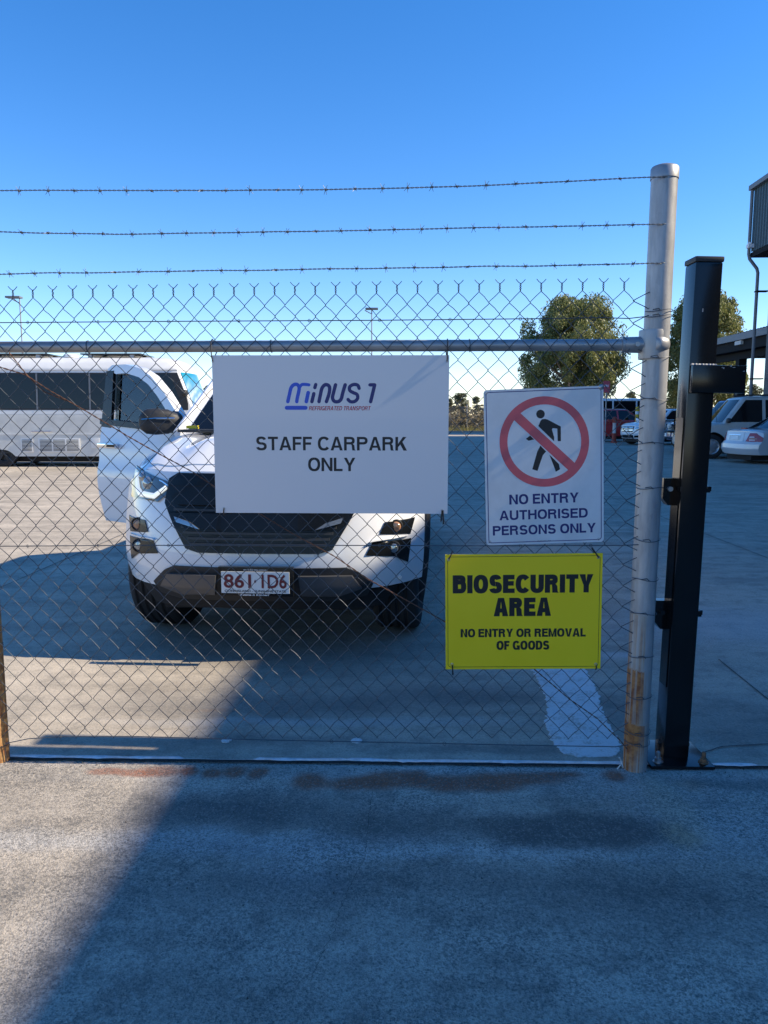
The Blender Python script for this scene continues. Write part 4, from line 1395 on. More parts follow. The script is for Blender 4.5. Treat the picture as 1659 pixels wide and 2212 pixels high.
cw.patch([(-.42, .32), (.42, .32), (.42, .46), (-.42, .46)], .012, thick=.02).build('bumper_vent', M['gloss_black'], tw)
cw.patch([(-.186, .49), (.186, .49), (.186, .60), (-.186, .60)], .03, thick=.02).build('number_plate', M['plate_white'], tw)

# red hatchback and white van behind it
cr = Car(L=4.5, W=.9, tops=[(0, .85), (.2, .95), (1.1, 1.08), (1.4, 1.1), (4.5, 1.1)], axles=(.85, 3.55), rw=.34, ar=.39, zb=.3, nb=.3)
br = Cab(yb0=1.0, yt0=1.8, yt1=3.9, yb1=4.4, zb=1.08, zt=1.68, wb=.85, wt=.6)
pr = A(1412, 955, 41); pr.z = 0
generic('red hatchback parked behind the fire hydrant', 'red_paint', pr, R(96), cr, br, windows=((1.2, 2.3), (2.4, 3.6)), spokes=10).location.x -= 0.0
cv = Car(L=5.1, W=.97, tops=[(0, 1.0), (.15, 1.1), (.7, 1.25), (1.0, 1.3), (5.1, 1.3)], axles=(.85, 3.9), rw=.34, ar=.4, zb=.3, nb=.25)
bv = Cab(yb0=.7, yt0=1.6, yt1=4.95, yb1=5.05, zb=1.28, zt=2.32, wb=.94, wt=.84)
pv = A(1432, 950, 46); pv.z = 0
generic('white van with dark windows parked behind the red hatchback', 'white_paint', pv, R(94), cv, bv, windows=((1.0, 2.0), (2.1, 3.4), (3.5, 4.8)), nm='van', cat='van', spokes=8)

# ---- bus
BL, BW, BH = 7.0, 1.03, 2.93
bx = A(447, 900, 21.4).x
cbus = Car(L=BL, W=BW, tops=[(0, 1.36), (.12, 1.44), (BL, 1.50)], axles=(1.35, 5.30), rw=.38, ar=.40, az=.06, zb=.28, nb=.22, nl=.9, tb=.1, tum=.0, rc=.02, camber=0.0, rake=[(.3, .05), (.6, 0), (1.4, .10)])
bus = thing('bus', 'long white bus with dark windows and solar panels parked behind the pickup', 'bus', (bx, 21.6, 0), (0, 0, R(90)))
cbus.body(M['bus_lower'], bus)
bcab = Cab(yb0=.14, yt0=.58, yt1=BL - .12, yb1=BL, zb=1.46, zt=2.62, wb=BW, wt=BW - .06, bow=.16, rcor=.22)
# upper body with a deep curved roof
mb = MB()
rows = [bcab.ring(-.05), bcab.ring(0), bcab.ring(.4), bcab.ring(.8), bcab.ring(.93), bcab.ring(.95, -.015), bcab.ring(.98, -.015), bcab.ring(1.0, 0), bcab.ring(1.10, .04), bcab.ring(1.18, .14), bcab.ring(1.235, .30), bcab.ring(1.26, .50), bcab.ring(1.275, .75)]
mb.grid(rows); last = rows[-1][:-1]; mb.add(last, [tuple(range(len(last)))])
mb.build('cabin', M['bus_paint'], bus, smooth=32)
bcab.front_glass(fx=.95, t0=.03, t1=.90).build('windscreen', M['sunshade'], bus)
bcab.front_glass(rear=True, t0=.1, t1=.85).build('rear_window', M['dark_glass'], bus)
for sg in (-1, 1):
    xs = [.5, 1.18, 2.35, 3.72, 5.10, 6.75] if sg > 0 else [.5, 1.5, 2.9, 4.3, 5.6, 6.75]
    # band of dark trim, then the panes in it
    bcab.side_glass(sg, .3, 6.85, t0=.04, t1=.885, off=.003, ma=.05, mb_=.1).build('window_band', M['black_plastic'], bus)
    for a, e in zip(xs, xs[1:]):
        bcab.side_glass(sg, a + .035, e - .035, t0=.075, t1=.855, off=.007, ma=.26, mb_=.15).build('side_window', M['dark_glass'], bus)
    for e in xs[1:-1]:
        bcab.side_glass(sg, e - .022, e + .022, t0=.05, t1=.87, off=.012, ma=0, mb_=0).build('window_divider', M['steel_grey'], bus)
    for yc in cbus.axles:
        wheel(bus, sg * (BW - .14), yc, .38, .22, sg, spokes=6, rim_mat='black_plastic')
# Near side of the bus is local -X after the quarter turn
NS_ = -1
cbus.patch([(.6, .86), (6.9, .86), (6.9, .885), (.6, .885)], .012, 'left', nx=20, nz=2, thick=.02).build('side_moulding', M['bus_paint'], bus)
def at_bus(px):                                   # local y of a picture column on the near side
    return bx - A(px, 930, 20.57).x
def bz(py): return A(100, py, 20.57).z
for a, e in ((44, 70), (82, 172)):
    y0, y1 = at_bus(e), at_bus(a)
    z0, z1 = bz(977), bz(947)
    fr = MB().box((-BW - .022, y0, z0), (-BW - .004, y1, z1)).build('vent_panel', M['bus_paint'], bus, bevel=.004)
    n = 9
    cuts = [(y0 + .03, y1 - .03)] if e - a < 40 else [(y0 + .04 + i * (y1 - y0 - .04) / 3, y0 + (i + 1) * (y1 - y0 - .04) / 3) for i in range(3)]
    for (u, w) in cuts:
        for i in range(n):
            z = lerp(z0 + .035, z1 - .05, i / (n - 1))
            MB().box((-BW - .027, u, z), (-BW - .0215, w, z + .016)).build('vent_slot', M['dark_void'], fr, smooth=0)
y0, y1 = at_bus(215), at_bus(196)
MB().box((-BW - .02, y0, bz(968)), (-BW - .004, y1, bz(946))).build('fuel_flap', M['bus_paint'], bus, bevel=.008)
MB().tube([(-BW - .05, at_bus(112), bz(932)), (-BW - .05, at_bus(70), bz(932))], .018, 6).build('grab_handle', M['chrome'], bus)
for a, e in ((-60, 92), (96, 240), (170, 302)):
    pass
for i, (a, e) in enumerate(((-75, 95), (168, 300))):
    y0, y1 = at_bus(e) , at_bus(a)
    sp = MB().box((-.62, y0, 2.985), (.62, y1, 3.02)).build('solar_panel', M['solar'], bus, bevel=.004)
    for yy in (y0 + .25, y1 - .25):
        MB().box((-.6, yy - .05, 2.90), (-.5, yy + .05, 2.984)).build('panel_bracket', M['pole'], sp)
        MB().box((.5, yy - .05, 2.90), (.6, yy + .05, 2.984)).build('panel_bracket', M['pole'], sp)
MB().lathe([(.2, 2.92), (.2, 2.98), (.15, 3.01), (.001, 3.02)], 16, 'z', (-.35, at_bus(140), 0)).build('roof_vent', M['bus_paint'], bus)
for sg in (1, -1):
    cbus.patch([(sg * .62, .72), (sg * .93, .72), (sg * .93, .92), (sg * .62, .92)], .01).build('headlight', M['lamp_lens'], bus)
    mb = mirror_head(bus, sg * 1.02, .34, 1.95, sg, sc=.8)
    mb.build('wing_mirror', M['black_plastic'], bus)
cbus.patch([(-.98, .34), (.98, .34), (.98, .58), (-.98, .58)], .04, thick=.06, nx=16).build('bumper', M['bus_paint'], bus)
cbus.patch([(-.55, .74), (.55, .74), (.55, .9), (-.55, .9)], .01).build('grille', M['gloss_black'], bus)

# ---- hydrant, fire sign, yellow post
p = A(1326, 956, 38.5)
hy = thing('fire_hydrant', 'red and white pillar fire hydrant in front of the red hatchback', 'hydrant', (p.x, 38.5, 0))
MB().lathe([(.001, 0), (.16, 0), (.16, .06), (.11, .07), (.11, .42), (.14, .43), (.14, .48), (.001, .48)], 14).build('base', M['hydrant_red'], hy)
MB().lathe([(.085, .48), (.085, .95), (.10, .96), (.10, 1.0)], 14).build('barrel', M['hydrant_white'], hy)
MB().lathe([(.12, 1.0), (.13, 1.05), (.12, 1.22), (.06, 1.29), (.001, 1.3)], 14).build('bonnet', M['hydrant_red'], hy)
for sg in (-1, 1):
    MB().tube([(sg * .1, 0, 1.12), (sg * .34, 0, 1.12)], .055, 10).build('outlet', M['hydrant_red'], hy)
    MB().lathe([(.09, -.03), (.09, .03), (.06, .03), (.06, -.03), (.09, -.03)], 14, 'y', (sg * .34, -.06, 1.0)).build('hand_wheel', M['hydrant_red'], hy)
sgz0, sgz1 = A(1310, 848, 38.2).z, A(1310, 823, 38.2).z
p = A(1310, 836, 38.2)
fs_ = thing('fire_sign', 'small pink red fire sign on a thin post beside the no entry sign', 'sign', (p.x, 38.2, 0))
MB().tube([(.02, .03, 0), (.02, .03, sgz1 - .02)], .03, 6).build('post', M['pole'], fs_)
MB().box((-.17, -.012, sgz0), (.17, 0, sgz1)).build('sign_plate', M['sign_red'], fs_)
text_mesh('FIRE', -.11, .11, lerp(sgz0, sgz1, .48), lerp(sgz0, sgz1, .68), 0, .03).build('sign_text', M['white_print'], fs_, smooth=0, recalc=False, matrix=Matrix.Translation((0, -.014, 0)) @ Matrix.Rotation(math.pi / 2, 4, 'X'))
p = A(1377, 880, 39.5)
yp = thing('bollard', 'yellow steel bollard showing just left of the galvanised post', 'bollard', (p.x, 39.5, 0))
MB().lathe([(.1, 0), (.1, p.z - .06), (.07, p.z + .02), (.001, p.z + .05)], 14).build('pipe', M['yellow_paint'], yp)
MB().lathe([(.102, p.z - .35), (.102, p.z - .2)], 14).build('band', M['white_print'], yp)


# ------------------------------------------------------------------ the fence
fence = thing('chain_link_fence', 'galvanised chain link fence panel with top rail and three barbed wires', 'fence', PL, (0, 0, FYAW))
def fs(px, py, off=0.0):                          # picture point -> (s along fence, height) on the fence plane
    d = ray(px, py)
    o_ = Vector((0, 0, CAM_H))
    n_ = Vector((-fu.y, fu.x, 0))
    t = ((PL - n_ * off) - o_).dot(n_) / d.dot(n_)
    q = o_ + d * t
    return ((q - PL).dot(fu), q.z)
PTOP = fs(1427, 360)[1]
# right post with cap
pst = MB().lathe([(.0458, 0), (.0462, PTOP - .03)], 32, 'z', (FLEN, 0, -0.01)).build('post', M['post_right'], fence)
pst.data.transform(Matrix.Translation((-FLEN, 0, 0))); pst.location = (FLEN, 0, 0); pst.rotation_euler = (0, R(.42), 0)
cp = MB().lathe([(.0445, PTOP - .045), (.0490, PTOP - .044), (.0490, PTOP - .008), (.045, PTOP - .002), (.03, PTOP + .004), (.001, PTOP + .006)], 32).build('post_cap', M['galv_rail'], pst)
pl_ = MB().lathe([(.030, -.01), (.030, 2.05), (.001, 2.06)], 24).build('post', M['post_left'], fence)
pl_['label'] = 'orange rusted galvanised post at the left edge'
# rail
zr0, zr1 = fs(0, 750)[1], fs(1380, 745)[1]
zl = zr0
MB().tube([(-1.4, 0, zl - .005), (0, 0, zl), (FLEN * .35, 0, lerp(zl, zr1, .35)), (FLEN * .7, 0, lerp(zl, zr1, .7)), (FLEN - .04, 0, zr1)], .0212, 20).build('top_rail', M['galv_rail'], fence)
# fitting at the post
fit = MB().lathe([(.0455, zr1 - .052), (.0495, zr1 - .052), (.0505, zr1 - .046), (.0505, zr1 + .046), (.0495, zr1 + .052), (.0455, zr1 + .052)], 32, 'z', (FLEN, 0, 0)).build('rail_fitting', M['galv_rail'], fence)
MB().tube([(FLEN - .105, 0, zr1), (FLEN - .10, 0, zr1), (FLEN - .04, 0, zr1)], [.0265, .0285, .030], 20).build('socket', M['galv_rail'], fit)
MB().tube([(FLEN - .115, 0, zr1), (FLEN - .105, 0, zr1)], .0285, 20).build('socket_lip', M['galv_rail'], fit)
MB().tube([(FLEN - .065, -.026, zr1), (FLEN - .065, -.036, zr1)], .009, 10).build('set_screw', M['bolt'], fit)
b = MB()
rows = []
for i in range(9):
    a = R(-95 + 75 * i / 8)
    rr = []
    for k in range(7):
        w = k / 6 * 2 - 1
        bulge = .012 * math.sqrt(max(0, 1 - w * w)) * math.sqrt(max(0.0, 1 - (2 * i / 8 - 1) ** 6))
        rr.append((FLEN + (.0505 + bulge) * math.cos(a), (.0505 + bulge) * math.sin(a), zr1 + .024 * w))
    rows.append(rr)
b.grid(rows)
b.build('clamp_lug', M['galv_rail'], fit, smooth=60)

# chain wire: every zigzag wire is its own part
MW, MH = .0745, .0808
ZT = fs(830, 633)[1]                              # last crossing below the twisted tips
NHALF = int((ZT - .07) / (MH / 2))
if NHALF % 2: NHALF -= 1
def zig(parity, seed):
    r_ = random.Random(seed)
    pts = []
    hw = MW / 2
    for j in range(NHALF + 1):                    # from the top downwards
        z = -j * MH / 2
        right = (j % 2 == 0) if parity == 0 else (j % 2 == 1)
        x = hw if right else 0.0
        x += (0.0006 if right else -0.0006)
        jx, jz = r_.uniform(-.0013, .0013), r_.uniform(-.0016, .0016)
        sgn = -1 if right else 1
        yk = -.0022 if right else .0022
        pts.append((x + sgn * .0030 + jx, -yk * .4, z + .0042 + jz)) if j else None
        pts.append((x + jx, yk, z + jz))
        if j < NHALF:
            pts.append((x + sgn * .0030 + jx, -yk * .4 * (-1), z - .0042 + jz))
            nx_ = 0.0 if right else hw
            pts.append((lerp(x, nx_, .5) + sgn * .0008, 0.0, z - MH / 4 + .0012 * r_.uniform(-1, 1) + .0007))
    return [p_ for p_ in pts if p_]
def wire_mesh(parity, seed):
    pts = zig(parity, seed)
    hw = MW / 2
    # twisted tip: wires meet at the column border at the top
    if parity == 0:
        tip = [(hw + .0026 * math.cos(a), .0026 * math.sin(a), .002 + .022 * a / 9.42) for a in [9.42 - k * .785 for k in range(12)]]
        tip = [(hw + .017, 0, .041), (hw + .008, 0, .031)] + tip
        ptsx = tip + pts
    else:
        tip = [(-.0026 * math.cos(a), -.0026 * math.sin(a), .002 + .022 * a / 9.42) for a in [9.42 - k * .785 for k in range(12)]]
        tip = [(-.017, 0, .041), (-.008, 0, .031)] + tip
        ptsx = tip + [(0.0, .002, 0)] + zig(1, seed)[0:]
    mb = MB().tube(ptsx, .00138, 5, False)
    return mb
protos = {}
for par in (0, 1):
    for v in range(7):
        protos[(par, v)] = None
# parity 0 wire: right border at the top, parity 1: left border at the top. Columns k even are parity 0, k odd parity 1
tipx = fs(1345, 612)[0]
k0 = math.floor((tipx - FLEN) / MW)
s_first = tipx - MW / 2
nleft = int((s_first + 1.35) / (MW / 2))
rw_ = random.Random(4)
ztl, ztr = fs(10, 646)[1], fs(1345, 627)[1]
count = 0
for i in range(-1, nleft + 1):
    s0 = s_first - i * (MW / 2)
    par = i % 2
    if s0 + MW / 2 > FLEN - .004: continue
    v = rw_.randrange(7)
    zz = lerp(ztl, ztr, s0 / FLEN) if s0 > 0 else ztl
    if protos[(par, v)] is None:
        o = wire_mesh(par, par * 10 + v).build('mesh_wire', M['galv_wire'], fence, smooth=60)
        protos[(par, v)] = o
        o.location = (s0, -.0225, zz)
    else:
        share(protos[(par, v)], 'mesh_wire', fence, (s0, -.0225 + rw_.uniform(-.0008, .0008), zz + rw_.uniform(-.0012, .0012)), (rw_.uniform(-.0012, .0012), rw_.uniform(-.0012, .0012), 0))
    count += 1
se = s_first + MW
if FLEN - .010 - se > .012:
    share(protos[(0, 0)], 'mesh_wire', fence, (se, -.0225, ztr), (0, 0, 0), ((FLEN - .010 - se) / (MW / 2), 1, 1))

def swire(pts, r_, m, name='strain_wire', n=6):
    return MB().tube(pts, r_, n).build(name, m, fence)
def fl_(px, py, off=.0265):
    s_, z_ = fs(px, py, off)
    return (s_, -off, z_)
for q in (((-300, 699), (0, 697), (400, 694), (800, 692), (1200, 688), (1300, 686), (1358, 688), (1392, 684)),
          ((-300, 1180), (0, 1180), (300, 1178), (700, 1178), (1050, 1179), (1345, 1178), (1390, 1176)),
          ((12, 1606), (60, 1596), (130, 1591), (300, 1591), (560, 1598), (900, 1605), (1200, 1611), (1330, 1613), (1362, 1608))):
    w_ = swire([fl_(*k) for k in q], .0019, M['galv_wire'])
    if q[0][1] < 1500:
        for x_ in range(60, 1330, 152):
            yy = interp([(k[0], k[1]) for k in q], x_)
            s_, o_, z_ = fl_(x_, yy)
            MB().tube([(s_ + .005 * math.cos(a * .9), o_ + .003 - .006 * abs(math.cos(a * .45)), z_ + .0055 * math.sin(a * .9)) for a in range(8)], .0011, 5).build('clip', M['galv_wire'], w_)
    else:
        for x_ in (130, 426, 716, 960):
            yy = interp([(k[0], k[1]) for k in q], x_)
            s_, o_, z_ = fl_(x_, yy)
            MB().tube([(s_ + .006 * math.cos(a * .9), o_ + .003 - .007 * abs(math.cos(a * .45)), z_ + .008 * math.sin(a * .9)) for a in range(8)], .0012, 5).build('clip', M['galv_wire'], w_)
# rusty diagonal brace wire, two strands
def twisted(path, r_, tw, pitch):
    pts = [Vector(p_) for p_ in path]
    out = [[], []]
    acc = 0
    for i in range(len(pts) - 1):
        L_ = (pts[i + 1] - pts[i]).length
        n_ = max(2, int(L_ / (pitch / 6)))
        for k in range(n_):
            p_ = pts[i].lerp(pts[i + 1], k / n_)
            a = 2 * math.pi * (acc + L_ * k / n_) / pitch
            for j in (0, 1):
                out[j].append(p_ + Vector((0, math.cos(a + j * math.pi) * tw, math.sin(a + j * math.pi) * tw)))
        acc += L_
    mb = MB()
    for o_ in out: mb.tube(o_, r_, 5, False)
    return mb
br1 = [fl_(x_, y_, .031) for x_, y_ in ((-160, 735), (0, 793), (54, 809), (110, 845), (176, 882), (274, 941), (330, 973), (417, 1020), (500, 1075), (559, 1108), (623, 1147), (723, 1202), (797, 1252), (884, 1300), (961, 1343), (1060, 1390), (1150, 1442), (1230, 1510), (1290, 1552), (1340, 1600), (1358, 1622))]
twisted(br1, .0014, .0016, .05).build('brace_wire', M['rust_wire'], fence)
br2 = [fl_(x_, y_, .030) for x_, y_ in ((20, 762), (60, 812), (95, 846), (150, 868))]
twisted(br2, .0014, .0016, .05).build('brace_wire', M['rust_wire'], fence)
# barbed wires
barb = None
rb_ = random.Random(9)
for q in (((-400, 412), (0, 412), (350, 412), (700, 410), (1000, 402), (1200, 393), (1396, 383)),
          ((-400, 501), (0, 501), (250, 506), (600, 501), (900, 495), (1200, 489), (1396, 485)),
          ((-400, 594), (0, 592), (300, 587), (600, 583), (900, 578), (1200, 574), (1396, 569))):
    path = [fl_(x_, y_, .045 if x_ > 1300 else .035) for x_, y_ in q]
    smooth_path = []
    for i in range(len(path) - 1):
        for k in range(8):
            a, c_ = Vector(path[i]), Vector(path[i + 1])
            p_ = a.lerp(c_, k / 8)
            smooth_path.append((p_.x, p_.y, p_.z + .0025 * noise.noise((p_.x * 5, p_.z * 9, 0))))
    smooth_path.append(path[-1])
    # once round the post
    zz = path[-1][2]
    wrap = [(FLEN + .047 * math.cos(a), .047 * math.sin(a), zz + .003 * k) for k, a in enumerate([R(-90 + t_ * 22) for t_ in range(6)])]
    bw_ = twisted(smooth_path + wrap, .00125, .0017, .034).build('barbed_wire', M['galv_wire_dull'], fence, smooth=60)
    x_ = -300 + rb_.uniform(0, 30)
    while x_ < 1385:
        y_ = interp(q, x_)
        s_, o_, z_ = fl_(x_, y_, .036)
        if barb is None:
            mb = MB()
            for a, sg in ((62, 1), (118, 1), (70, -1), (105, -1)):
                d = Vector((math.cos(R(a)) * sg, .25 * sg, math.sin(R(a)) * sg)).normalized()
                mb.tube([d * -.003, d * .017], [.0012, .0007], 5)
            mb.tube([(.006 * (k / 9 - .5), .0034 * math.cos(k * 1.3), .0034 * math.sin(k * 1.3)) for k in range(16)], .0012, 5)
            barb = mb.build('barb', M['galv_wire_dull'], bw_)
            barb.location = (s_, o_, z_)
        else:
            share(barb, 'barb', bw_, (s_, o_, z_), (rb_.uniform(0, 6.28), rb_.uniform(-.4, .4), 0))
        x_ += 58 + rb_.uniform(-6, 6)
# tie loops round the posts and rail
loop = None
for y_ in (670, 682, 771, 863, 958, 1055, 1168, 1253, 1327, 1420, 1508, 1586, 1609):
    xx = interp([(360, 1427), (1656, 1371)], y_)
    z_ = fs(xx, y_, .045)[1]
    pts = [(.0478 * math.cos(a), .0478 * math.sin(a), .004 * math.sin(2 * a + z_ * 9)) for a in [k * .3307 for k in range(20)]]
    o = MB().tube(pts, .0013, 5).build('wire_tie', M['galv_wire'], fence)
    o.location = (FLEN + .0073 * z_, -.01, z_)
    nub = [(FLEN - .02, -.047, z_ + .002), (FLEN + .0, -.050, z_ + .006), (FLEN + .008, -.052, z_ - .002)]
    MB().tube(nub, .0018, 5).build('wire_end', M['galv_wire'], fence)
for x_ in (190, 585, 1013):
    s_, z_ = fs(x_, interp([(0, 750), (1380, 745)], x_))
    MB().tube([(s_ + .004 * k / 9, .0238 * math.cos(k * .7), z_ + .0238 * math.sin(k * .7)) for k in range(11)], .0015, 5).build('wire_tie', M['galv_wire'], fence)
for y_ in (1395, 1612):
    z_ = fs(8, y_)[1]
    MB().tube([(.0325 * math.cos(k * .6), .0325 * math.sin(k * .6), z_ + .001 * k) for k in range(12)], .0014, 5).build('wire_tie', M['galv_wire'], fence)
p_ = fs(1335, 1640)
MB().tube([(p_[0] - .01, -.03, .004), (p_[0], -.035, .022), (p_[0] + .012, -.03, .010), (p_[0] + .005, -.02, .035), (p_[0] - .004, -.03, .05)], .003, 6).build('loose_wire_end', M['hydrant_white'], fence)


# ------------------------------------------------------------------ black gate post
gpX, gpY = 1.165, fence_line(1.165) + 0.105
gp_ = thing('gate_post', 'black square steel gate post with side arm bolted on a base plate', 'gate post', (gpX, gpY, 0), (0, R(1.0), R(0.5)))
hwp = .05
GT = A(1515, 566, gpY - hwp).z
MB().box((-hwp, -hwp, .012), (hwp, hwp, GT)).build('column', M['black_steel'], gp_, bevel=.006, smooth=40)
MB().box((-hwp - .004, -hwp - .004, GT + .001), (hwp + .004, hwp + .004, GT + .022)).build('cap', M['black_plastic'], gp_, bevel=.008, smooth=40)
bpl = MB().box((-.125, -.125, .0), (.125, .125, .012)).build('base_plate', M['black_steel'], gp_, bevel=.002, smooth=40)
for (x_, y_, rs) in ((-.085, -.085, 0), (.095, -.085, 1), (-.085, .09, 0), (.09, .09, 1)):
    bo = MB()
    bo.lathe([(.020, .012), (.020, .015), (.001, .015)], 16, 'z', (x_, y_, 0))
    bo.lathe([(.0145, .015), (.0145, .029), (.001, .029)], 6, 'z', (x_, y_, 0))
    bo.lathe([(.008, .029), (.008, .052), (.006, .055), (.001, .055)], 12, 'z', (x_, y_, 0))
    bo.build('anchor_bolt', M['bolt_rust'] if rs else M['bolt'], bpl, smooth=30)
za, zb2 = A(1545, 848, gpY - .08).z, A(1545, 788, gpY - .08).z
arm = MB().box((-.046, -.076, za), (.155, -.0505, zb2)).build('side_arm', M['black_steel'], gp_, bevel=.004, smooth=40)
wb_ = MB()
for i in range(22):
    x_ = -.044 + i * .0043
    wb_.lathe([(.001, -.004), (.0042 + .001 * math.sin(i * 2.1), -.002), (.0046, .002), (.001, .0045)], 6, 'x', (x_, -.056 + .001 * math.sin(i), zb2 + .002))
wb_.build('weld_bead', M['bare_steel'], arm)
for (x_, z_, w_, h_) in ((.06, zb2 - .010, .010, .003), (.066, zb2 - .014, .004, .008), (.093, zb2 - .006, .004, .008), (.10, zb2 - .009, .012, .003), (.14, zb2 - .022, .009, .003)):
    MB().add([(x_, -.0768, z_), (x_ + w_, -.0768, z_ + .001), (x_ + w_ * .8, -.0768, z_ + h_), (x_ + w_ * .1, -.0768, z_ + h_ * .8)], [(0, 1, 2, 3)]).build('paint_chip', M['bare_steel'], arm, smooth=0)
zc_ = A(1513, 670, gpY - .05).z
MB().add([(-.016, -.0508, zc_ - .006), (-.012, -.0508, zc_ - .006), (-.012, -.0508, zc_ + .006), (-.015, -.0508, zc_ + .006)], [(0, 1, 2, 3)]).build('paint_chip', M['bare_steel'], gp_, smooth=0)
# latch brackets on both sides of the column
for (py, hh) in ((1062, .10), (1328, .11)):
    z_ = A(1440, py, gpY).z
    mb = MB().prism([(-.051, z_ + hh / 2), (-.098, z_ + hh / 2), (-.098, z_ - hh * .30), (-.075, z_ - hh * .55), (-.051, z_ - hh * .55)], .005, .05, lambda a, c_, h: (a, h, c_))
    br_ = mb.build('latch_bracket', M['black_steel'], gp_, smooth=0)
    MB().tube([(-.075, .004, z_ + .01), (-.075, -.012, z_ + .01)], .010, 8).build('bolt', M['bolt'] if py < 1200 else M['black_steel'], br_)
    q = MB().box((.051, -.03, z_ + .0), (.072, .03, z_ + .025)).build('latch_nut', M['black_steel'], gp_, bevel=.004)
    MB().box((.0725, -.014, z_ + .004), (.082, .014, z_ + .022)).build('latch_bolt', M['black_steel'], q, bevel=.002)
MB().box((-.054, -.035, .3), (-.0505, .035, 1.36)).build('strike_strip', M['black_steel'], gp_, smooth=0)


# ------------------------------------------------------------------ block lettering (bold grotesque capitals)
def _arc(cx, cy, rx, ry, a0, a1, tx, ty, p=2.35, n=20):
    rows = []
    for i in range(n + 1):
        a = R(a0 + (a1 - a0) * i / n)
        ca, sa = math.cos(a), math.sin(a)
        k = (abs(ca) ** p + abs(sa) ** p) ** (-1 / p)
        k2 = (abs(ca) ** 2.1 + abs(sa) ** 2.1) ** (-1 / 2.1)
        rows.append([(cx + rx * k * ca, cy + ry * k * sa), (cx + (rx - tx) * k2 * ca, cy + (ry - ty) * k2 * sa)])
    return [(rows[i][0], rows[i + 1][0], rows[i + 1][1], rows[i][1]) for i in range(n)]
def _r(x0, y0, x1, y1): return [((x0, y0), (x1, y0), (x1, y1), (x0, y1))]
def glyph(c, tx, ty):
    """(advance width, list of polygons) for a capital of height 1"""
    d = tx * 1.08
    if c == 'I': return tx, _r(0, 0, tx, 1)
    if c == 'L': return .58, _r(0, 0, tx, 1) + _r(tx, 0, .58, ty)
    if c == 'E': return .64, _r(0, 0, tx, 1) + _r(tx, 0, .64, ty) + _r(tx, 1 - ty, .63, 1) + _r(tx, .53 - ty / 2, .59, .53 + ty / 2)
    if c == 'F': return .59, _r(0, 0, tx, 1) + _r(tx, 1 - ty, .59, 1) + _r(tx, .50 - ty / 2, .53, .50 + ty / 2)
    if c == 'H': return .72, _r(0, 0, tx, 1) + _r(.72 - tx, 0, .72, 1) + _r(tx, .52 - ty / 2, .72 - tx, .52 + ty / 2)
    if c == 'T': return .66, _r(0, 1 - ty, .66, 1) + _r(.33 - tx / 2, 0, .33 + tx / 2, 1 - ty)
    if c == 'N': return .73, _r(0, 0, tx, 1) + _r(.73 - tx, 0, .73, 1) + [((tx, 1), (tx, .70), (.73 - tx, 0), (.73 - tx, .30))]
    if c == 'M': return .88, _r(0, 0, tx, 1) + _r(.88 - tx, 0, .88, 1) + [((tx, 1), (tx, .62), (.44 - tx * .42, 0), (.44, 0), (.44, .30)), ((.88 - tx, 1), (.44, .30), (.44, 0), (.44 + tx * .42, 0), (.88 - tx, .62))]
    if c == 'A': return .80, [((0, 0), (d, 0), (.40, .80), (.40, 1), (.40 - tx * .56, 1)), ((.80, 0), (.40 + tx * .56, 1), (.40, 1), (.40, .80), (.80 - d, 0))] + _r(.17, .20, .63, .20 + ty * .92)
    if c == 'V': return .76, [((0, 1), (.38 - tx * .54, 0), (.38, 0), (.38, .24), (d, 1)), ((.76, 1), (.76 - d, 1), (.38, .24), (.38, 0), (.38 + tx * .54, 0))]
    if c == 'Y': return .76, _r(.38 - tx / 2, 0, .38 + tx / 2, .40) + [((0, 1), (.38 - tx / 2, .40), (.38, .40), (.38, .60), (d * 1.05, 1)), ((.76, 1), (.76 - d * 1.05, 1), (.38, .60), (.38, .40), (.38 + tx / 2, .40))]
    if c == 'K': return .76, _r(0, 0, tx, 1) + [((tx, .50), (tx, .24), (.72 - .0, 1), (.72 - d * 1.22, 1)), ((.27, .56), (.42, .72), (.76, 0), (.76 - d * 1.2, 0))]
    if c == 'O': return .80, _arc(.40, .5, .40, .515, 0, 360, tx, ty, n=44)
    if c == 'C': return .75, _arc(.40, .5, .40, .515, 38, 322, tx, ty, n=34)
    if c == 'G': return .79, _arc(.40, .5, .40, .515, 38, 318, tx, ty, n=34) + _r(.79 - tx * .92, 0, .79, .50) + _r(.44, .50 - ty * .92, .79 - tx * .92, .50)
    if c == 'U': return .73, _r(0, .36, tx, 1) + _r(.73 - tx, .36, .73, 1) + _arc(.365, .36, .365, .375, 180, 360, tx, ty, n=20)
    if c == 'D': return .74, _r(0, 0, tx, 1) + _r(tx, 0, .36, ty) + _r(tx, 1 - ty, .36, 1) + _arc(.36, .5, .38, .5, -90, 90, tx, ty)
    if c in 'PRB':
        cy = .72 if c != 'B' else .745
        ry = 1 - cy
        g = _r(0, 0, tx, 1) + _r(tx, 1 - ty, .41, 1) + _r(tx, cy - ry, .41, cy - ry + ty) + _arc(.41, cy, .29, ry, -90, 90, tx, ty)
        if c == 'P': return .70, g
        if c == 'R': return .76, g + [((.34, .45), (.60, .47), (.68, .36), (.70, .08), (.76, 0), (.76 - tx * 1.2, 0), (.70 - tx, .10), (.68 - tx, .36), (.56 - tx * .6, .45))]
        cy2 = (.49 + ty) / 2
        return .74, g + _r(tx, 0, .43, ty) + _arc(.43, cy2, .31, cy2, -90, 90, tx, ty)
    if c == 'S':
        y1 = .5 - ty / 2; y2 = .5 + ty / 2
        ra, rb = (1.012 - y1) / 2, (y2 + .012) / 2
        return .70, _arc(.345, y1 + ra, .325, ra, 18, 270, tx, ty, n=26) + _arc(.35, -.012 + rb, .35, rb, 90, -164, tx, ty, n=26)
    return .3, []
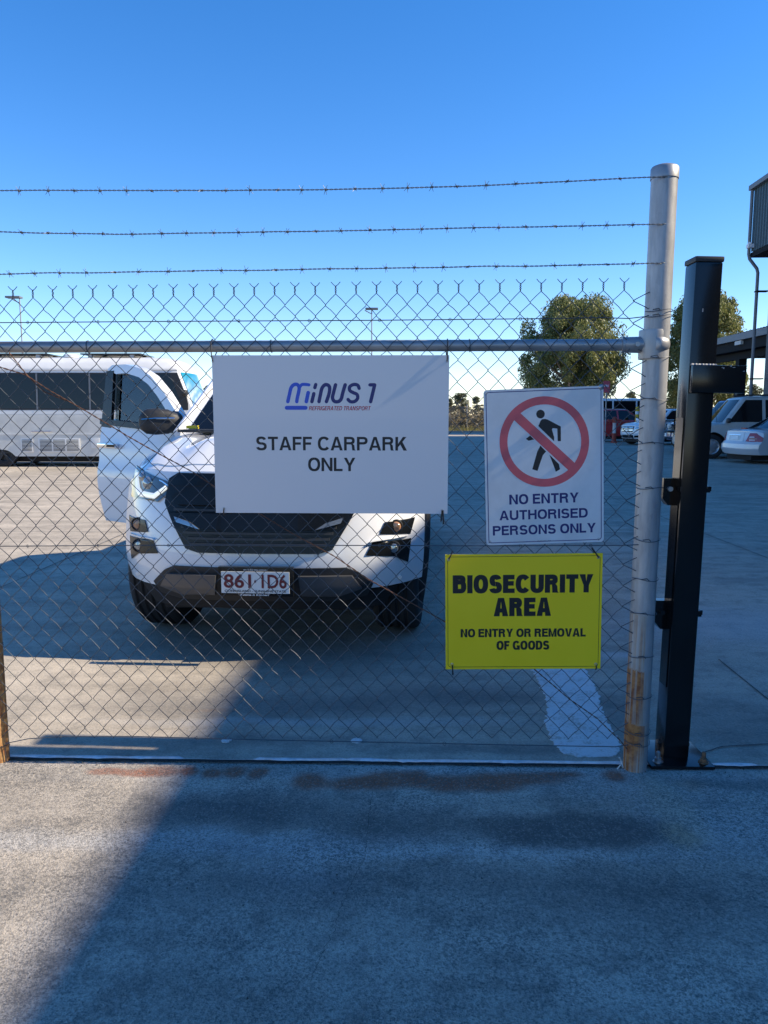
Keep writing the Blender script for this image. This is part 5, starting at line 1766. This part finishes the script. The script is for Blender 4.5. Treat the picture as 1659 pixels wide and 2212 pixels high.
def block_text(s_, x0, x1, y0, y1, z, weight, shear=0.0, gap=None, space=.30, each=False):
    hgt = y1 - y0
    if gap is None: gap = .085 if weight < .23 else .052
    k = 1.0
    for _ in range(6):
        tx, ty = weight / k, weight * .88
        tot = 0.0
        for i, ch in enumerate(s_):
            tot += space if ch == ' ' else glyph(ch, tx, ty)[0] + gap
        tot -= gap
        k = (x1 - x0 - shear * hgt) / (tot * hgt)
    b = MB()
    out = []
    x = 0.0
    layer = 0
    for ch in s_:
        if ch == ' ':
            x += space; continue
        w, polys = glyph(ch, weight / k, weight * .88)
        for p_ in polys:
            layer = (layer + 1) % 3
            b.add([(x0 + (x + px) * k * hgt + shear * py * hgt, y0 + py * hgt, z + layer * .000012) for px, py in p_], [tuple(range(len(p_)))])
        x += w + gap
        if each:
            out.append(b); b = MB()
    return out if each else b


# ------------------------------------------------------------------ signs
def sign(name, label, corners, w, h, th, m, off, radius=0.0, cat='sign'):
    q = [fs(x_, y_, off) for x_, y_ in corners]   # TL TR BR BL
    cs_ = sum(a for a, _ in q) / 4; cz = sum(c_ for _, c_ in q) / 4
    roll = math.atan2((q[1][1] + q[2][1]) - (q[0][1] + q[3][1]), (q[1][0] + q[2][0]) - (q[0][0] + q[3][0]))
    W_ = ((q[1][0] - q[0][0]) + (q[2][0] - q[3][0])) / 2
    H_ = ((q[0][1] - q[3][1]) + (q[1][1] - q[2][1])) / 2
    loc = PL + fu * cs_ + fn * off; loc.z = cz
    t = thing(name, label, cat, loc, (math.pi / 2, -roll, FYAW), 'signs tied to the fence')
    pts = []
    if radius:
        for cx_, cy_, a0 in ((W_ / 2 - radius, H_ / 2 - radius, 0), (-W_ / 2 + radius, H_ / 2 - radius, 90), (-W_ / 2 + radius, -H_ / 2 + radius, 180), (W_ / 2 - radius, -H_ / 2 + radius, 270)):
            for k in range(6):
                pts.append((cx_ + radius * math.cos(R(a0 + 18 * k)), cy_ + radius * math.sin(R(a0 + 18 * k))))
    else:
        pts = [(W_ / 2, H_ / 2), (-W_ / 2, H_ / 2), (-W_ / 2, -H_ / 2), (W_ / 2, -H_ / 2)]
    MB().prism(pts, 0, th).build('panel', m, t, smooth=0)
    return t, W_, H_

def rrect_line(W_, H_, inset, wd, rad, z):
    outs = []
    for ins, rr in ((inset, rad), (inset + wd, rad - wd)):
        pts = []
        for cx_, cy_, a0 in ((W_ / 2 - ins - rr, H_ / 2 - ins - rr, 0), (-W_ / 2 + ins + rr, H_ / 2 - ins - rr, 90), (-W_ / 2 + ins + rr, -H_ / 2 + ins + rr, 180), (W_ / 2 - ins - rr, -H_ / 2 + ins + rr, 270)):
            for k in range(7):
                pts.append((cx_ + rr * math.cos(R(a0 + 15 * k)), cy_ + rr * math.sin(R(a0 + 15 * k)), z))
        pts.append(pts[0]); outs.append(pts)
    return MB().grid(outs)

def tie(parent, pts, r_=.0022):
    MB().tube(pts, r_, 6).build('cable_tie', M['tie'], parent)
def eyelet(parent, x_, y_, z_, r_=.006, m='bolt'):
    MB().lathe([(r_ * .5, z_), (r_ * .6, z_ + .0015), (r_, z_ + .001), (r_ * 1.05, z_)], 14, 'z', (x_, y_, 0)).build('eyelet', M[m], parent)
    MB().lathe([(r_ * .55, z_ + .0004), (.0001, z_ + .0004)], 14, 'z', (x_, y_, 0)).build('hole', M['groove'], parent)

# staff carpark sign
s1, w1, h1_ = sign('carpark_sign', 'large white STAFF CARPARK ONLY sign tied under the top rail', ((457, 767), (971, 768), (966, 1109), (468, 1108)), .9, .6, .004, M['sign_white'], .034)
def c1(x_, y_): return ((x_ - 836) / 1545 * w1 * 1.012, (594 - y_) / 1030 * h1_)
Z1 = .00405
def fit_text(par, s, conv, x0, x1, y0, y1, m, bold, z, shear=0.0, name='lettering'):
    a, c_ = conv(x0, y1); e, g = conv(x1, y0)
    if g - c_ > .02:
        for b_ in block_text(s, a, e, c_, g, z, bold, shear, each=True):
            b_.build('letter', m, par, smooth=0, recalc=False)
    else:
        o_ = block_text(s, a, e, c_, g, z, bold, shear).build('small_lettering', m, par, smooth=0, recalc=False)
        o_['kind'] = 'stuff'
fit_text(s1, 'STAFF CARPARK', c1, 348, 1332, 604, 693, M['ink'], .198, Z1)
fit_text(s1, 'ONLY', c1, 687, 996, 741, 829, M['ink'], .198, Z1)
fit_text(s1, 'REFRIGERATED TRANSPORT', c1, 695, 1098, 405, 432, M['logo_red'], .17, Z1, .20)
def stroke(par, pts, wd, conv, m, z, name='logo_letter'):
    P = [Vector((*conv(x_, y_), 0)) for x_, y_ in pts]
    sc = w1 / 1545 * wd / 2
    # smooth
    S = []
    for i in range(len(P) - 1):
        p0, p1, p2, p3 = P[max(0, i - 1)], P[i], P[i + 1], P[min(len(P) - 1, i + 2)]
        for k in range(6):
            t = k / 6
            S.append(.5 * ((2 * p1) + (p2 - p0) * t + (2 * p0 - 5 * p1 + 4 * p2 - p3) * t * t + (3 * p1 - p0 - 3 * p2 + p3) * t ** 3))
    S.append(P[-1])
    rows = []
    for i, p_ in enumerate(S):
        d = (S[min(i + 1, len(S) - 1)] - S[max(0, i - 1)]).normalized()
        nrm = Vector((-d.y, d.x, 0)) * sc
        rows.append([tuple(p_ - nrm + Vector((0, 0, z))), tuple(p_ + nrm + Vector((0, 0, z)))])
    mb = MB().grid(rows)
    for e, sgn in ((0, -1), (-1, 1)):
        d = (S[e] - S[1 if e == 0 else -2]).normalized()
        cap = [tuple(S[e] + Vector((0, 0, z)))]
        base = math.atan2(d.y, d.x)
        ring = [tuple(S[e] + Vector((math.cos(base + R(a)), math.sin(base + R(a)), 0)) * sc + Vector((0, 0, z))) for a in range(-90, 91, 30)]
        mb.add(cap + ring, [(0, i, i + 1) for i in range(1, 7)])
    mb.build(name, m, par, smooth=0, recalc=False)
Bm, Nm = M['logo_blue'], M['logo_navy']
Z2 = Z1 + .00003
stroke(s1, [(560, 376), (572, 325), (582, 288), (600, 268), (622, 266), (634, 284), (632, 310), (622, 350), (618, 376)], 23, c1, Bm, Z1)
stroke(s1, [(634, 290), (650, 268), (672, 265), (698, 268)], 20, c1, Bm, Z2)
stroke(s1, [(680, 376), (690, 330), (693, 318)], 24, c1, Bm, Z1)
stroke(s1, [(716, 376), (729, 325)], 23, c1, Nm, Z1)
stroke(s1, [(736, 286), (742, 266)], 22, c1, Nm, Z1)
stroke(s1, [(762, 376), (772, 330), (782, 290), (802, 268), (824, 272), (832, 292), (826, 330), (810, 376)], 23, c1, Nm, Z2)
stroke(s1, [(870, 268), (856, 320), (850, 352), (862, 374), (888, 375), (906, 358), (916, 320), (932, 268)], 23, c1, Nm, Z1)
stroke(s1, [(1022, 290), (1012, 270), (986, 266), (962, 280), (962, 304), (984, 318), (1008, 330), (1012, 354), (994, 374), (966, 376), (950, 362)], 22, c1, Nm, Z2)
stroke(s1, [(1092, 268), (1122, 268)], 22, c1, Nm, Z1)
stroke(s1, [(1122, 269), (1112, 310), (1096, 376)], 23, c1, Nm, Z2)
stroke(s1, [(552, 416), (620, 416), (675, 416)], 26, c1, Bm, Z1, 'logo_underline')
for x_, y_ in ((78, 117), (1585, 117), (128, 1078), (1563, 1085)):
    a, c_ = c1(x_, y_)
    eyelet(s1, a, c_, Z1 - .0005, .0045)
railz = fs(460, 748)[1] - s1.location.z
for x_, dx in ((78, -6), (1585, 2)):
    a, c_ = c1(x_, 117)
    tie(s1, [(a, c_, .007), (a + dx * .0005, c_ + .02, .010), (a + dx * .0012, railz + .012, .0), (a + dx * .0012, railz + .024, -.026), (a, railz + .012, -.06), (a, railz - .02, -.06), (a, c_ + .012, -.015), (a, c_ + .004, -.008)])
for x_, y_, k in ((128, 1078, 1), (1563, 1085, 2)):
    a, c_ = c1(x_, y_)
    tie(s1, [(a, c_, .008), (a - .001, c_ - .012, .010), (a - .002, c_ - .026 * k ** .6, .004), (a - .003, c_ - .03 * k ** .6, -.010), (a, c_ - .010, -.012)])
    if k == 2:
        tie(s1, [(a + .003, c_, .007), (a + .005, c_ - .03, .008), (a + .007, c_ - .052, .003), (a + .003, c_ - .052, .004)], .0028)

# no entry sign
s2, w2, h2_ = sign('no_entry_sign', 'white NO ENTRY sign with red circle and walking figure on the fence', ((1047, 843), (1306, 833), (1301, 1170), (1048, 1178)), .45, .6, .003, M['sign_white_old'], .036, .012)
def c2_(x_, y_):
    return ((x_ - 917) / 972 * w2, (805 - y_ - (x_ - 917) * 0.0) / 1268 * h2_)
sh = .012
def c2(x_, y_): return c2_(x_, y_ + (x_ - 917) * .018)
Z = .00305
rrect_line(w2, h2_, .0075, .0028, .012, Z).build('border_line', M['logo_navy'], s2, smooth=0, recalc=False)
def poly(par, pts, m, z, conv, name):
    return MB().add([(*conv(x_, y_), z) for x_, y_ in pts], [tuple(range(len(pts)))]).build(name, m, par, smooth=0, recalc=False)
head = [(892 + 35 * math.cos(k * .3142), 379 + 35 * math.sin(k * .3142)) for k in range(20)]
poly(s2, head, M['ink'], Z, c2, 'figure_head')
poly(s2, [(893, 430), (905, 420), (930, 418), (950, 424), (1056, 482), (1056, 600), (1030, 599), (1027, 498), (990, 494), (984, 505), (1001, 565), (1000, 620), (960, 640), (868, 486)], M['ink'], Z, c2, 'figure_body')
poly(s2, [(770, 576), (805, 549), (850, 580), (792, 592)], M['ink'], Z, c2, 'figure_hand')
poly(s2, [(892, 625), (945, 668), (907, 712), (862, 838), (819, 824), (862, 680)], M['ink'], Z, c2, 'figure_leg')
poly(s2, [(950, 680), (1034, 768), (1047, 828), (1012, 848), (1000, 812)], M['ink'], Z, c2, 'figure_leg')
def ring(par, cx_, cy_, ro, ri, m, z, conv, name, n=64):
    rows = [[(*conv(cx_ + q * math.cos(k * 2 * math.pi / n), cy_ + q * math.sin(k * 2 * math.pi / n)), z) for k in range(n + 1)] for q in (ro, ri)]
    return MB().grid(rows).build(name, m, par, smooth=0, recalc=False)
poly(s2, [(668, 410), (762, 366), (1190, 788), (1098, 846)], M['sign_white_old'], Z + .00003, c2, 'bar_outline')
poly(s2, [(672, 420), (728, 368), (1172, 782), (1116, 838)], M['sign_red'], Z + .00006, c2, 'prohibition_bar')
ring(s2, 920, 603, 366, 301, M['sign_red'], Z + .00009, c2, 'prohibition_ring')
fit_text(s2, 'NO ENTRY', c2, 626, 1198, 1019, 1111, M['logo_navy'], .222, Z)
fit_text(s2, 'AUTHORISED', c2, 542, 1272, 1148, 1240, M['logo_navy'], .222, Z)
fit_text(s2, 'PERSONS ONLY', c2, 485, 1338, 1272, 1366, M['logo_navy'], .222, Z)
fit_text(s2, 'UNIFORM SAFETY SIGNS', c2, 850, 968, 1411, 1419, M['ink'], .16, Z)
for x_, y_ in ((450, 205), (458, 1418), (1360, 1408)):
    a, c_ = c2(x_, y_); eyelet(s2, a, c_, Z - .0005, .005)
a, c_ = c2(1385, 172)
MB().lathe([(.001, Z + .007), (.006, Z + .006), (.0105, Z + .001), (.0105, Z)], 16, 'z', (a, c_, 0)).build('fixing_washer', M['bolt'], s2)

# biosecurity sign
s3, w3, h3_ = sign('biosecurity_sign', 'yellow BIOSECURITY AREA sign tied below the no entry sign', ((959, 1198), (1298, 1194), (1300, 1444), (965, 1445)), .6, .45, .004, M['sign_yellow'], .034)
def c3(x_, y_): return ((x_ - 798) / 1362 * w3, (566 - y_ - (x_ - 798) * .010) / 1000 * h3_)
Z3 = .00405
rrect_line(w3, h3_, .0085, .0018, .012, Z3).build('border_line', M['ink'], s3, smooth=0, recalc=False)
fit_text(s3, 'BIOSECURITY', c3, 182, 1402, 238, 407, M['ink'], .285, Z3)
fit_text(s3, 'AREA', c3, 540, 1040, 440, 604, M['ink'], .285, Z3)
fit_text(s3, 'NO ENTRY OR REMOVAL', c3, 250, 1345, 705, 789, M['ink'], .255, Z3)
fit_text(s3, 'OF GOODS', c3, 565, 1028, 815, 898, M['ink'], .255, Z3)
for x_, y_ in ((148, 117), (1440, 97), (174, 1027), (1438, 1020)):
    a, c_ = c3(x_, y_); eyelet(s3, a, c_, Z3 - .0005, .0055)
for x0_, y0_, x1_, y1_ in ((148, 112, 180, 45), (1440, 95, 1385, 12), (176, 1032, 180, 1120), (1440, 1030, 1440, 1066)):
    a, c_ = c3(x0_, y0_); e, g = c3(x1_, y1_)
    tie(s3, [(a, c_, .008), (lerp(a, e, .5), lerp(c_, g, .5), .011), (e, g, .004), (e + .002, g - .004, -.010), (lerp(a, e, .3), lerp(c_, g, .3), -.012)], .0024)
